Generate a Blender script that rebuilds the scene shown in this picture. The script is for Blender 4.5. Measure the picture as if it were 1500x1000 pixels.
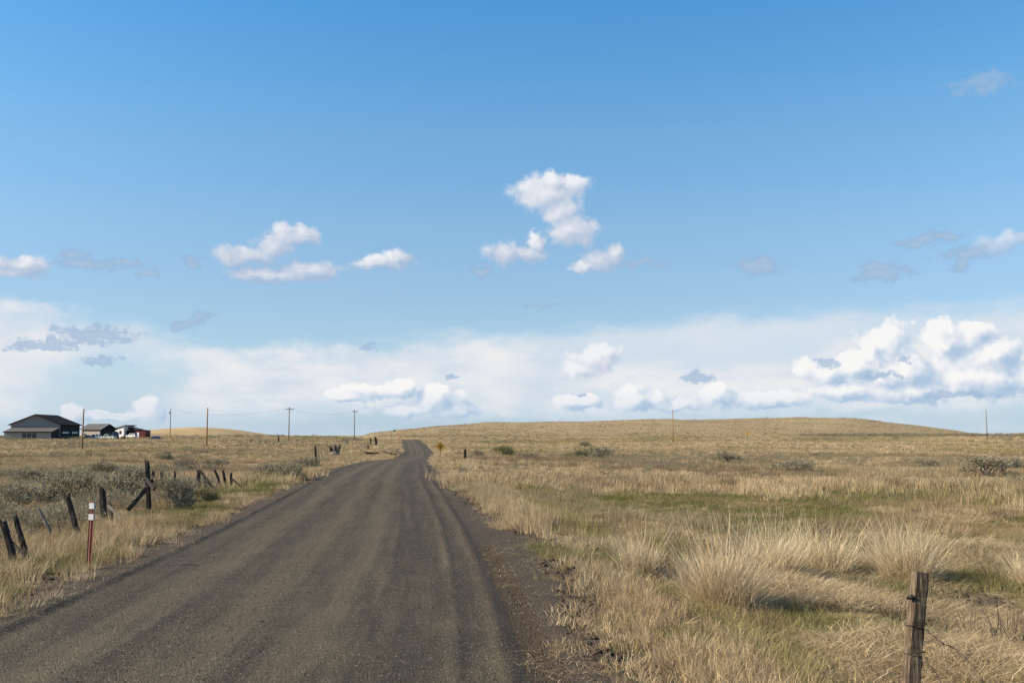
import bpy, bmesh, math, random
import numpy as np
from mathutils import Vector, Matrix

for o in list(bpy.data.objects):
    bpy.data.objects.remove(o)
S = bpy.context.scene
COL = S.collection
R = math.radians

# ------------------------------------------------------------------ camera
FPX = 1458.3                    # focal length in pixels of a 1500 px wide frame (35 mm)
PITCH = math.atan(136 / FPX)
CAMZ = 2.2
cam_d = bpy.data.cameras.new('camera')
cam_d.lens = 35.0
cam_d.sensor_width = 36.0
cam_d.clip_start = 0.1
cam_d.clip_end = 20000
cam = bpy.data.objects.new('camera', cam_d)
cam.location = (0, 0, CAMZ)
cam.rotation_euler = (math.pi / 2 + PITCH, 0, 0)
COL.objects.link(cam)
S.camera = cam

# ------------------------------------------------------------------ light, exposure
SUN_EL = R(32)
SUN_AZ = R(-98)                 # clockwise from +Y: the sun stands on the left, a little behind the camera
SUN_DIR = Vector((math.sin(SUN_AZ) * math.cos(SUN_EL), math.cos(SUN_AZ) * math.cos(SUN_EL), math.sin(SUN_EL)))
sd = bpy.data.lights.new('sun', 'SUN')
sd.energy = 5.0
sd.angle = R(0.5)
sd.color = (1.0, 0.85, 0.66)
sun = bpy.data.objects.new('sun', sd)
sun.rotation_euler = SUN_DIR.to_track_quat('Z', 'Y').to_euler()
COL.objects.link(sun)
S.view_settings.view_transform = 'Standard'
S.view_settings.look = 'None'
S.view_settings.gamma = 1
S.view_settings.use_curve_mapping = False
EXPOSURE = 1.1
S.view_settings.exposure = EXPOSURE
SKY_STRENGTH = 0.07


def ray(px, py):
    cx = (px - 750) / FPX
    cy = (500 - py) / FPX
    return Vector((cx, math.cos(PITCH) - cy * math.sin(PITCH), math.sin(PITCH) + cy * math.cos(PITCH)))


# ------------------------------------------------------------------ node helpers
class NT:
    def __init__(s, tree):
        s.t = tree
        s.t.nodes.clear()

    def n(s, typ, **kw):
        nd = s.t.nodes.new(typ)
        for k, v in kw.items():
            setattr(nd, k, v)
        return nd

    def l(s, a, b):
        s.t.links.new(a, b)

    def put(s, sock, v):
        if isinstance(v, bpy.types.NodeSocket):
            s.l(v, sock)
        elif v is not None:
            if isinstance(v, (tuple, list)) and len(v) == 3 and sock.type == 'RGBA':
                v = (*v, 1)
            sock.default_value = v

    def m(s, op, a, b=None, c=None, clamp=False):
        nd = s.n('ShaderNodeMath', operation=op)
        nd.use_clamp = clamp
        for i, v in enumerate((a, b, c)):
            if v is not None:
                s.put(nd.inputs[i], v)
        return nd.outputs[0]

    def v(s, op, a, b=None, c=None):
        nd = s.n('ShaderNodeVectorMath', operation=op)
        for i, v in enumerate((a, b, c)):
            if v is not None:
                s.put(nd.inputs[i], v)
        return nd.outputs['Value'] if op in ('LENGTH', 'DOT_PRODUCT', 'DISTANCE') else nd.outputs[0]

    def mix(s, f, a, b, blend='MIX'):
        nd = s.n('ShaderNodeMix', data_type='RGBA', blend_type=blend)
        nd.clamp_factor = True
        s.put(nd.inputs[0], f)
        s.put(nd.inputs[6], a)
        s.put(nd.inputs[7], b)
        return nd.outputs[2]

    def sstep(s, x, a, b, lo=0.0, hi=1.0):
        nd = s.n('ShaderNodeMapRange', interpolation_type='SMOOTHSTEP')
        s.put(nd.inputs[0], x)
        nd.inputs[1].default_value = a
        nd.inputs[2].default_value = b
        nd.inputs[3].default_value = lo
        nd.inputs[4].default_value = hi
        return nd.outputs[0]

    def noise(s, vec, scale, detail=3, rough=0.55, dim='3D', out=0, dist=0.0):
        nd = s.n('ShaderNodeTexNoise', noise_dimensions=dim)
        if vec is not None:
            s.l(vec, nd.inputs['Vector'])
        nd.inputs['Scale'].default_value = scale
        nd.inputs['Detail'].default_value = detail
        nd.inputs['Roughness'].default_value = rough
        nd.inputs['Distortion'].default_value = dist
        return nd.outputs[out]

    def ramp(s, f, stops, interp='LINEAR'):
        nd = s.n('ShaderNodeValToRGB')
        nd.color_ramp.interpolation = interp
        el = nd.color_ramp.elements
        while len(el) < len(stops):
            el.new(0.5)
        for e, (p, c) in zip(el, stops):
            e.position = p
            e.color = (*c, 1) if len(c) == 3 else c
        s.put(nd.inputs[0], f)
        return nd.outputs[0]


# ------------------------------------------------------------------ sky and clouds (world, at infinity)
W = bpy.data.worlds.new('World')
S.world = W
W.use_nodes = True
w = NT(W.node_tree)
wout = w.n('ShaderNodeOutputWorld')
bg = w.n('ShaderNodeBackground')
bg.inputs[1].default_value = SKY_STRENGTH
w.l(bg.outputs[0], wout.inputs[0])
sky = w.n('ShaderNodeTexSky', sky_type='NISHITA')
sky.sun_disc = False
sky.sun_elevation = SUN_EL
sky.sun_rotation = SUN_AZ
sky.altitude = 600
sky.air_density = 1.0
sky.dust_density = 0.4
sky.ozone_density = 2.2
tc = w.n('ShaderNodeTexCoord')
sep = w.n('ShaderNodeSeparateXYZ')
w.l(tc.outputs['Generated'], sep.inputs[0])
AZ = w.m('MULTIPLY', w.m('ARCTAN2', sep.outputs[0], sep.outputs[1]), FPX / 100)
EL = w.m('MULTIPLY', w.m('ARCSINE', sep.outputs[2]), FPX / 100)
cmb = w.n('ShaderNodeCombineXYZ')
w.l(AZ, cmb.inputs[0])
w.l(EL, cmb.inputs[1])
P = cmb.outputs[0]


def sky_pos(px, py):
    d = ray(px, py).normalized()
    return math.atan2(d.x, d.y) * FPX / 100, math.asin(d.z) * FPX / 100


PUFFS = [(797, 284, 46, 27), (836, 270, 26, 16), (820, 306, 34, 26), (840, 336, 36, 27), (806, 264, 26, 12), (856, 348, 20, 16),
         (738, 370, 30, 18), (772, 370, 26, 12), (788, 352, 13, 16), (882, 382, 38, 15), (902, 373, 20, 13), (856, 390, 26, 8),
         (402, 360, 34, 18), (430, 346, 40, 18), (362, 376, 50, 15), (336, 380, 24, 15), (454, 396, 48, 16), (400, 403, 60, 10), (372, 404, 30, 9),
         (560, 387, 44, 11), (580, 378, 22, 11), (28, 388, 38, 14), (18, 400, 40, 9),
         (870, 527, 36, 20), (888, 518, 22, 16), (846, 540, 28, 14), (1458, 358, 30, 13), (1496, 349, 26, 10)]
WISPS = [(130, 389, 60, 12), (112, 374, 26, 11), (188, 384, 40, 6), (215, 398, 24, 10), (278, 383, 22, 12), (292, 464, 24, 12),
         (272, 476, 26, 10), (1112, 388, 46, 18), (1292, 402, 56, 13), (1284, 388, 34, 11), (1384, 344, 44, 7), (1345, 354, 50, 9), (1412, 372, 52, 12), (1400, 386, 20, 12),
         (705, 396, 20, 12), (938, 386, 42, 7), (1440, 121, 60, 17), (795, 449, 46, 4), (540, 509, 18, 7), (140, 489, 66, 15),
         (60, 507, 56, 9), (110, 500, 60, 9), (150, 527, 40, 7), (1215, 533, 22, 8), (1290, 552, 36, 6), (1325, 528, 12, 6), (1400, 577, 80, 8),
         (850, 578, 14, 3), (668, 552, 12, 5), (1020, 552, 34, 9)]
BANK = [(1300, 505, 40, 32), (1400, 497, 66, 34), (1450, 522, 66, 42), (1250, 536, 60, 24), (1330, 547, 90, 34), (1430, 560, 90, 34),
        (1200, 546, 46, 20), (1508, 558, 36, 36), (1235, 572, 80, 16), (1345, 574, 140, 16), (1050, 580, 34, 22), (1112, 586, 40, 16),
        (1165, 582, 36, 16), (935, 586, 46, 20), (985, 594, 36, 12), (640, 585, 48, 28), (565, 572, 64, 18), (672, 600, 48, 14),
        (600, 600, 60, 12), (500, 580, 40, 10), (220, 600, 24, 20), (105, 606, 22, 16), (155, 609, 56, 8), (845, 590, 40, 14),
        (1700, 540, 110, 44), (1880, 560, 140, 36), (-160, 560, 130, 40), (-380, 570, 100, 30)]
SOFT = [(720, 550, 200, 52), (800, 570, 150, 50), (420, 562, 220, 48), (20, 510, 120, 80), (-20, 560, 100, 60), (560, 530, 140, 30), (280, 530, 90, 24), (1330, 555, 260, 70), (1080, 560, 200, 40), (1600, 540, 300, 70), (-200, 540, 260, 70)]
HOLES = [(150, 565, 110, 50), (230, 545, 60, 30), (620, 622, 260, 14), (1480, 606, 160, 16), (1200, 612, 200, 10)]


def blobset(tree, vec, blobs, k=0.12):
    acc = None
    for px, py, rx, ry in blobs:
        if -900 < px < 2400:
            cx, cy = (sky_pos(px, py) if 0 <= px <= 1500 else
                      (sky_pos(750, py)[0] + math.copysign(abs(px - 750) * 0.92 / 100, px - 750), (636 - py) / 100))
        rx, ry = rx / 100, ry / 100
        ln = tree.v('LENGTH', tree.v('MULTIPLY_ADD', vec, (1 / rx, 1 / ry, 0), (-cx / rx, -cy / ry, 0)))
        acc = ln if acc is None else tree.m('SMOOTH_MIN', acc, ln, k)
    return tree.m('SUBTRACT', 1.0, acc)


def cloud_group():
    g = bpy.data.node_groups.new('cloud_field', 'ShaderNodeTree')
    g.interface.new_socket('P', in_out='INPUT', socket_type='NodeSocketVector')
    for nm in ('puff', 'bank'):
        g.interface.new_socket(nm, in_out='OUTPUT', socket_type='NodeSocketFloat')
    t = NT(g)
    gi = t.n('NodeGroupInput')
    go = t.n('NodeGroupOutput')
    p = gi.outputs[0]
    warp = t.noise(p, 2.6, 4, 0.6, '2D', 1)
    pw = t.v('MULTIPLY_ADD', t.v('SUBTRACT', warp, (0.5, 0.5, 0.5)), (0.30, 0.26, 0), p)
    pw2 = t.v('MULTIPLY_ADD', t.v('SUBTRACT', warp, (0.5, 0.5, 0.5)), (0.2, 0.16, 0), p)
    vor = t.n('ShaderNodeTexVoronoi', voronoi_dimensions='2D', feature='SMOOTH_F1')
    t.l(pw2, vor.inputs['Vector'])
    vor.inputs['Scale'].default_value = 2.2
    vor.inputs['Detail'].default_value = 3.0
    vor.inputs['Roughness'].default_value = 0.45
    vor.inputs['Lacunarity'].default_value = 2.3
    vor.inputs['Smoothness'].default_value = 0.12
    bil = t.m('SUBTRACT', 0.62, vor.outputs['Distance'])
    fine = t.m('SUBTRACT', t.noise(p, 5.5, 6, 0.62, '2D'), 0.5)
    fp = blobset(t, pw, PUFFS)
    fp = t.m('MULTIPLY_ADD', fine, 0.85, fp)
    fp = t.m('MULTIPLY_ADD', bil, 0.25, fp)
    fp = t.m('ADD', fp, 0.26)
    fb = blobset(t, pw2, BANK, 0.06)
    fb = t.m('MULTIPLY_ADD', bil, 0.8, fb)
    fb = t.m('ADD', fb, 0.10)
    fb = t.m('MULTIPLY_ADD', fine, 0.25, fb)
    t.l(fp, go.inputs[0])
    t.l(fb, go.inputs[1])
    return g


CG = cloud_group()


def field(vec):
    nd = w.n('ShaderNodeGroup')
    nd.node_tree = CG
    w.l(vec, nd.inputs[0])
    return nd.outputs[0], nd.outputs[1]


fp0, fb0 = field(P)
fp1, fb1 = field(w.v('ADD', P, (-0.15, 0.11, 0)))
sc = w.v('MULTIPLY', P, (0.55, 1.5, 0))
soft_n = w.noise(sc, 1.5, 5, 0.58, '2D')
pws = w.v('MULTIPLY_ADD', w.v('SUBTRACT', w.noise(P, 1.3, 5, 0.6, '2D', 1), (0.5, 0.5, 0.5)), (0.9, 0.5, 0), P)
sn = w.m('SUBTRACT', soft_n, 0.5)

WS = 1.0 / SKY_STRENGTH / 2 ** EXPOSURE


def C(r, g, b):
    """display colour (0-255) of a cloud or sky patch -> world radiance"""
    f = lambda c: ((c / 255 + 0.055) / 1.055) ** 2.4 if c > 10 else c / 255 / 12.92
    return (f(r) * WS, f(g) * WS, f(b) * WS)


tint = w.ramp(w.m('DIVIDE', EL, 6.5), [(0.0, (0.40, 0.45, 0.50)), (0.3, (0.42, 0.47, 0.50)), (0.47, (0.47, 0.555, 0.56)), (0.67, (0.42, 0.61, 0.64)), (0.95, (0.27, 0.62, 0.74))])
base = w.v('SCALE', w.mix(1.0, sky.outputs[0], tint, 'MULTIPLY'))
base.node.inputs['Scale'].default_value = 1.855
# thin high veil
edge_px = [(-900, 450), (0, 428), (130, 452), (250, 486), (360, 505), (500, 500), (750, 478), (1000, 462), (1250, 446), (1500, 432), (2400, 440)]
amin, amax = -16.0, 16.0
stops = []
for px, py in edge_px:
    if 0 <= px <= 1500:
        a, e = sky_pos(px, py)
    else:
        a, e = math.copysign(9.0, px - 750), (636 - py) / 100
    stops.append(((a - amin) / (amax - amin), (e / 3, e / 3, e / 3)))
edge = w.m('MULTIPLY', w.ramp(w.m('DIVIDE', w.m('SUBTRACT', AZ, amin), amax - amin), stops), 3.0)
dv = w.m('ADD', w.m('SUBTRACT', edge, EL), w.m('MULTIPLY', sn, 0.5))
veil = w.m('MULTIPLY', w.sstep(dv, -0.05, 0.28), w.sstep(EL, 0.0, 0.6, 0.4, 1.0))
veil = w.m('MULTIPLY', veil, w.m('ADD', 0.86, w.m('MULTIPLY', sn, 0.5)), None, True)
hole = w.sstep(w.m('ADD', blobset(w, pws, HOLES, 0.2), w.m('MULTIPLY', sn, 0.8)), -0.35, 0.6)
veil = w.m('MULTIPLY', veil, w.m('SUBTRACT', 1.0, w.m('MULTIPLY', hole, 0.72)))
col = w.mix(w.sstep(EL, 0.9, 0.0, 0.0, 0.55), base, C(158, 187, 217))
col = w.mix(w.m('MULTIPLY', w.sstep(EL, 3.4, 0.3), 0.55), col, C(176, 203, 226))
col = w.mix(veil, col, C(217, 226, 236))
# broad soft sunlit cloud behind
fs = w.m('ADD', blobset(w, pws, SOFT, 0.25), w.m('MULTIPLY', sn, 1.6))
sa = w.m('MULTIPLY', w.sstep(fs, -0.05, 0.65), w.m('SUBTRACT', 0.92, w.m('MULTIPLY', hole, 0.7)))
sa = w.m('MULTIPLY', sa, w.sstep(EL, 0.05, 0.7, 0.25, 1.0))
col = w.mix(sa, col, w.ramp(w.m('ADD', 0.5, w.m('MULTIPLY', sn, 2.0)), [(0.0, C(208, 219, 232)), (0.5, C(228, 232, 238)), (1.0, C(240, 239, 238))]))
# cumulus bank, lit from the left
sh = w.m('ADD', 0.52, w.m('MULTIPLY', w.m('SUBTRACT', fb0, fb1), 0.95), None, True)
sh = w.m('MULTIPLY', sh, w.sstep(EL, 0.25, 0.95, 0.55, 1.0))
bcol = w.ramp(sh, [(0.0, C(172, 197, 222)), (0.3, C(200, 214, 231)), (0.58, C(229, 233, 240)), (0.85, C(249, 248, 247))])
ba = w.m('MULTIPLY', w.sstep(fb0, 0.0, 0.32), w.sstep(EL, 0.0, 0.35, 0.3, 0.96))
col = w.mix(ba, col, bcol)
# small fair-weather clouds
sh2 = w.m('ADD', w.m('ADD', w.sstep(EL, 2.5, 3.3, 0.20, 0.56), w.sstep(EL, 2.0, 1.4, 0.0, 0.42)), w.m('MULTIPLY', w.m('SUBTRACT', fp0, fp1), 0.5), None, True)
pcol = w.ramp(sh2, [(0.0, C(168, 190, 217)), (0.35, C(194, 205, 224)), (0.65, C(219, 224, 234)), (0.95, C(242, 243, 246))])
pa = w.m('MULTIPLY', w.sstep(fp0, -0.02, 0.62), 0.94)
pa = w.m('MULTIPLY', pa, w.sstep(AZ, 4.2, 5.6, 1.0, 0.62))
col = w.mix(pa, col, pcol)
# thin grey wisps
pwp = w.v('MULTIPLY_ADD', w.v('SUBTRACT', w.noise(P, 3.2, 5, 0.65, '2D', 1), (0.5, 0.5, 0.5)), (0.45, 0.3, 0), P)
fw = w.m('ADD', blobset(w, pwp, WISPS), w.m('MULTIPLY', w.m('SUBTRACT', w.noise(w.v('MULTIPLY', P, (0.8, 1.4, 0)), 6, 5, 0.65, '2D'), 0.5), 1.6))
wa = w.m('MULTIPLY', w.sstep(fw, 0.0, 0.62), 0.78)
wa = w.m('MULTIPLY', wa, w.sstep(EL, 3.6, 5.0, 1.0, 0.5))
col = w.mix(wa, col, w.mix(w.sstep(fw, 0.3, 1.0), C(152, 182, 214), C(172, 192, 217)))
w.l(col, bg.inputs[0])
W.cycles.sampling_method = 'MANUAL'
W.cycles.sample_map_resolution = 256

# ------------------------------------------------------------------ noise for terrain and planting


def _h(ix, iy, seed):
    n = (ix.astype(np.int64) * 374761393 + iy.astype(np.int64) * 668265263 + seed * 1442695041) & 0x7fffffff
    n = ((n ^ (n >> 13)) * 1274126177) & 0x7fffffff
    n = ((n ^ (n >> 16)) * 2246822519) & 0x7fffffff
    return (n ^ (n >> 15)) / float(0x7fffffff)


def vnoise(x, y, seed=0):
    x = np.asarray(x, float)
    y = np.asarray(y, float)
    ix = np.floor(x)
    iy = np.floor(y)
    fx = x - ix
    fy = y - iy
    fx = fx * fx * (3 - 2 * fx)
    fy = fy * fy * (3 - 2 * fy)
    a = _h(ix, iy, seed)
    b = _h(ix + 1, iy, seed)
    c = _h(ix, iy + 1, seed)
    d = _h(ix + 1, iy + 1, seed)
    return (a + (b - a) * fx) * (1 - fy) + (c + (d - c) * fx) * fy


def fbm(x, y, seed=0, oct=4):
    s = 0
    a = 0.5
    for i in range(oct):
        s = s + a * vnoise(x * 2 ** i + 17.3 * i, y * 2 ** i - 9.1 * i, seed + i)
        a *= 0.5
    return s / (1 - 0.5 ** oct)


def ss(a, b, x):
    t = np.clip((np.asarray(x, float) - a) / (b - a), 0, 1)
    return t * t * (3 - 2 * t)


_T = np.arange(-200, 3000, 1.0)


def curve(pts, win):
    xs, ys = zip(*pts)
    v = np.interp(_T, xs, ys)
    k = np.hanning(win + 2)[1:-1]
    k /= k.sum()
    pad = win // 2
    vp = np.concatenate([np.full(pad, v[0]), v, np.full(pad, v[-1])])
    tab = np.convolve(vp, k, 'valid')[:len(_T)]
    return lambda t: np.interp(t, _T, tab)


road_x = curve([(-200, 8), (-20, -1.2), (0, -2.2), (12, -2.95), (21, -3.75), (31, -4.75), (46, -6.4), (70, -8.7), (100, -11.6), (150, -15.4),
                (190, -18.2), (230, -21.3), (275, -26.6), (330, -33), (370, -37.6), (420, -46), (520, -65), (700, -112), (1500, -260)], 25)
road_z = curve([(-200, 0), (50, 0), (70, -0.05), (100, -0.5), (150, -1.5), (190, -2.15), (215, -2.1), (275, -0.85), (330, 0.0), (375, 0.35), (420, -0.8),
                (600, -3), (3000, -3)], 31)
left_z = curve([(-200, -0.3), (10, -0.15), (25, -0.35), (60, -0.5), (110, -0.8), (160, -0.9), (220, -0.4), (290, 0.25), (345, 0.35), (700, 1.2), (1000, 1.0), (1800, -3), (3000, -6)], 31)
right_z = curve([(-200, -0.4), (10, -0.4), (50, -0.55), (100, -0.9), (150, -1.1), (240, -1.2), (330, -0.6), (420, 0.2), (560, 0.8), (700, 1.2), (1000, 1.0), (1800, -3), (3000, -6)], 31)
HCREST = [(500, 640), (545, 636), (600, 628), (640, 624), (700, 621), (800, 619), (900, 617.5), (1000, 615.5), (1100, 612.8), (1170, 612), (1250, 615), (1330, 622),
          (1400, 631), (1432, 637), (1450, 640), (1475, 637), (1500, 634), (1560, 628), (1650, 622), (1800, 618)]
_hx = [(p - 750) / FPX * 950 for p, q in HCREST]
_hz = [max(CAMZ + (636 - q) / FPX * 950, -1) for p, q in HCREST]
_hx = [-400] + _hx + [900]
_hz = [-2] + _hz + [6]
hill_crest = lambda x: np.interp(x, _hx, _hz)


def edges(y):
    eL = -3.4 - 0.35 * (fbm(y / 2.3, y * 0 + 3.1, 51, 3) - 0.5) * 2
    eR = 3.75 + 0.35 * np.exp(-((y - 19) / 5.0) ** 2) + 0.45 * (fbm(y / 1.9, y * 0 + 8.7, 52, 3) - 0.5) * 2 - 0.6 * ss(24, 50, y)
    return eL, eR


def inside(x, y):
    """signed distance into the gravel (positive on the road)"""
    off = x - road_x(y)
    eL, eR = edges(y)
    return np.minimum(off - eL, eR - off), off


def base_z(x, y):
    x = np.asarray(x, float)
    y = np.asarray(y, float)
    r = np.sqrt(x * x + y * y)
    off = x - road_x(y)
    t = ss(-30, 30, off)
    zf = left_z(r) * (1 - t) + right_z(r) * t
    far = ss(50, 140, r)
    zf = zf + (fbm(x / 8.5, y / 8.5, 11, 3) - 0.5) * 0.34 + (fbm(x / 55, y / 55, 12, 3) - 0.5) * 0.7 * far
    zf = zf + (fbm(x / 1.3, y / 1.3, 14, 3) - 0.5) * 0.13 * (1 - ss(60, 120, r))
    near = 1 - ss(60, 120, r)
    zf = zf - 0.5 * np.exp(-((off - 5.75) / 0.7) ** 2) * near * (0.5 + 0.9 * fbm(x / 1.1, y / 1.5, 17, 2))
    zf = zf + 0.18 * np.exp(-((off - 7.6) / 0.8) ** 2) * near
    wide = 6.0 + 14 * ss(60, 250, r)
    inner = 4.1
    wr = 1 - ss(inner, inner + wide, np.abs(off - 0.2))
    zz = road_z(y)
    z = zf * (1 - wr) + zz * wr
    # bank on the left of the bend
    z = z + 1.7 * np.exp(-(((off + 7.6) / 3.4) ** 2 + ((y - 208) / 22) ** 2))
    # golden hill far left
    z = z + 15.5 * np.exp(-(np.abs((x + 497) / 78) ** 2.6)) * np.exp(-((y - 1600) / 260) ** 2)
    # long grass hill on the right
    hc = hill_crest(x * 950 / np.maximum(y, 500)) + (fbm(x / 90 + y / 160, y / 60 - x / 240, 15, 3) - 0.5) * 11 * ss(690, 790, y) * (1 - ss(885, 940, y))
    prof = ss(640, 950, y) * (1 - 0.6 * ss(1000, 1700, y))
    up = np.maximum(hc - 1.0, 0) * ss(-260, -60, x * 950 / np.maximum(y, 500))
    z = z + up * prof
    return z


def ground_z(x, y):
    e, off = inside(x, y)
    z = base_z(x, y)
    return z - 0.10 * ss(0.15, 0.7, e) - 0.02 * ss(0, .2, e)


def gz(x, y):
    return float(ground_z(np.array([x]), np.array([y]))[0])


_D = np.concatenate([np.arange(4, 60, 0.05), np.arange(60, 400, 0.3), np.arange(400, 1500, 1.0)])


def hit(px, py):
    d = ray(px, py)
    xs = d.x / d.y * _D
    zs = CAMZ + d.z / d.y * _D
    under = np.nonzero(zs <= base_z(xs, _D))[0]
    i = under[0] if len(under) else len(_D) - 1
    return Vector((xs[i], _D[i], float(base_z(xs[i:i + 1], _D[i:i + 1])[0])))


def at(px, py, D):
    d = ray(px, py)
    return Vector((d.x / d.y * D, D, CAMZ + d.z / d.y * D))


def on_ground(px, D):
    p = at(px, 640, D)
    return Vector((p.x, p.y, gz(p.x, p.y)))


# ------------------------------------------------------------------ materials
def mat(name, build):
    m = bpy.data.materials.new(name)
    m.use_nodes = True
    t = NT(m.node_tree)
    out = t.n('ShaderNodeOutputMaterial')
    sh = build(t)
    t.l(sh, out.inputs[0])
    return m


def principled(t, color, rough=0.8, metal=0.0, normal=None, spec=0.3):
    b = t.n('ShaderNodeBsdfPrincipled')
    t.put(b.inputs['Base Color'], color)
    t.put(b.inputs['Roughness'], rough)
    b.inputs['Metallic'].default_value = metal
    b.inputs['Specular IOR Level'].default_value = spec
    if normal:
        t.l(normal, b.inputs['Normal'])
    return b.outputs[0]


def bump(t, h, strength=0.5, dist=0.02):
    b = t.n('ShaderNodeBump')
    b.inputs['Strength'].default_value = strength
    b.inputs['Distance'].default_value = dist
    t.l(h, b.inputs['Height'])
    return b.outputs[0]


def attr(t, name, typ='GEOMETRY', out=2):
    a = t.n('ShaderNodeAttribute', attribute_type=typ, attribute_name=name)
    return a.outputs[out]


def pos(t):
    return t.n('ShaderNodeNewGeometry').outputs['Position']


def ground_build(t):
    p = pos(t)
    n1 = t.noise(p, 0.35, 5, 0.6)
    n2 = t.noise(p, 4.0, 5, 0.65)
    n3 = t.noise(p, 26, 3, 0.6)
    straw = t.ramp(n2, [(0.3, (0.13, 0.09, 0.048)), (0.5, (0.27, 0.20, 0.105)), (0.7, (0.42, 0.325, 0.175))])
    soil_shade = t.ramp(n3, [(0.3, (0.030, 0.023, 0.016)), (0.7, (0.080, 0.060, 0.042))])
    c = t.mix(t.sstep(t.m('ADD', n2, t.m('MULTIPLY', n1, 0.4)), 0.55, 0.82, 0.55, 0.0), straw, soil_shade)
    green = t.ramp(n3, [(0.3, (0.04, 0.046, 0.014)), (0.7, (0.115, 0.118, 0.04))])
    c = t.mix(t.m('MULTIPLY', attr(t, 'green'), t.sstep(n2, 0.3, 0.6, 0.7, 0.95)), c, green)
    c = t.mix(attr(t, 'soil_shade'), c, soil_shade)  # bare earth, plus shade painted beside the tussocks and on the ditch bank
    # far hills: bunchgrass speckle on dry ground
    hv = t.noise(p, 0.9, 2, 0.7)
    hl = t.noise(p, 0.018, 4, 0.55)
    hc = t.mix(t.sstep(hv, 0.35, 0.65), (0.10, 0.074, 0.045), (0.35, 0.265, 0.165))
    hc = t.mix(t.sstep(hl, 0.35, 0.65, 0, 0.45), hc, (0.25, 0.215, 0.115))
    c = t.mix(attr(t, 'hill'), c, hc)
    gold = t.mix(t.sstep(t.noise(p, 0.03, 3), 0.4, 0.6), (0.36, 0.26, 0.13), (0.30, 0.22, 0.115))
    c = t.mix(attr(t, 'gold'), c, gold)
    h = t.m('ADD', t.m('MULTIPLY', n2, 1.0), t.m('MULTIPLY', n3, 0.3))
    return principled(t, c, 0.95, normal=bump(t, h, 0.7, 0.05), spec=0.1)


M_GROUND = mat('dry_ground', ground_build)


def road_build(t):
    p = pos(t)
    off = attr(t, 'off')
    s = attr(t, 'along')
    cb = t.n('ShaderNodeCombineXYZ')
    t.l(off, cb.inputs[0])
    t.l(t.m('MULTIPLY', s, 0.05), cb.inputs[1])
    streak = t.noise(cb.outputs[0], 3.6, 5, 0.65)
    streak2 = t.noise(cb.outputs[0], 15, 3, 0.6)
    grain = t.noise(p, 38, 4, 0.7)
    patch = t.noise(p, 0.8, 4, 0.6)
    vo = t.n('ShaderNodeTexVoronoi', feature='F1')
    t.l(p, vo.inputs['Vector'])
    vo.inputs['Scale'].default_value = 60
    sepc = t.n('ShaderNodeSeparateColor')
    t.l(vo.outputs['Color'], sepc.inputs[0])
    stone = sepc.outputs[0]
    dark = t.mix(stone, (0.0255, 0.021, 0.0138), (0.054, 0.0455, 0.031))
    lite = t.mix(stone, (0.058, 0.0455, 0.0285), (0.101, 0.0815, 0.053))
    f = t.m('ADD', t.m('MULTIPLY', streak, 0.7), t.m('MULTIPLY', streak2, 0.3))
    f = t.m('ADD', f, t.m('MULTIPLY', t.m('SUBTRACT', patch, 0.5), 0.35))
    f = t.m('ADD', f, t.m('MULTIPLY', attr(t, 'track'), 0.20))
    c = t.mix(t.sstep(f, 0.40, 0.76), dark, lite)
    edgef = attr(t, 'edge')
    brown = t.mix(grain, (0.03, 0.023, 0.016), (0.085, 0.062, 0.042))
    c = t.mix(t.m('MULTIPLY', edgef, t.sstep(patch, 0.3, 0.6, 0.5, 1.0)), c, brown)
    c = t.mix(t.sstep(stone, 0.965, 0.98, 0, 0.7), c, (0.22, 0.19, 0.15))
    h = t.m('ADD', t.m('MULTIPLY', vo.outputs['Distance'], -1.0), t.m('MULTIPLY', grain, 0.7))
    return principled(t, c, 0.9, normal=bump(t, h, 0.8, 0.02), spec=0.2)


M_ROAD = mat('basalt_gravel', road_build)


def blade_mat(name, c1, c2, c3, g1=(0.07, 0.08, 0.017), g2=(0.21, 0.21, 0.05), trans=0.3, var=0.7, dark=(0.12, 0.085, 0.055)):
    def b(t):
        tone = attr(t, 'tone')
        c = t.ramp(tone, [(0.0, c1), (0.5, c2), (1.0, c3)])
        oi = t.n('ShaderNodeObjectInfo')
        loc = oi.outputs['Location']
        n = t.noise(loc, 0.11, 4, 0.6)
        c = t.mix(t.sstep(n, 0.42, 0.66, 0, 0.6), c, t.mix(tone, (0.20, 0.13, 0.08), (0.48, 0.34, 0.205)))
        n2_ = t.noise(loc, 0.047, 3, 0.6)
        c = t.mix(t.sstep(n2_, 0.46, 0.62, 0, 0.62), c, t.mix(tone, (0.14, 0.12, 0.065), (0.40, 0.345, 0.21)))
        rnd = oi.outputs['Random']
        c = t.mix(t.m('MULTIPLY', t.sstep(rnd, 0.55, 1.0), var), c, dark)
        c = t.mix(t.m('MULTIPLY', t.sstep(rnd, 0.4, 0.0), var * 0.6), c, (0.66, 0.56, 0.38))
        c = t.mix(attr(t, 'tint', 'INSTANCER'), c, t.mix(tone, g1, g2))
        d = t.n('ShaderNodeBsdfDiffuse')
        tr = t.n('ShaderNodeBsdfTranslucent')
        t.l(c, d.inputs[0])
        t.l(c, tr.inputs[0])
        mx = t.n('ShaderNodeMixShader')
        mx.inputs[0].default_value = trans
        t.l(d.outputs[0], mx.inputs[1])
        t.l(tr.outputs[0], mx.inputs[2])
        return mx.outputs[0]
    return mat(name, b)


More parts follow.
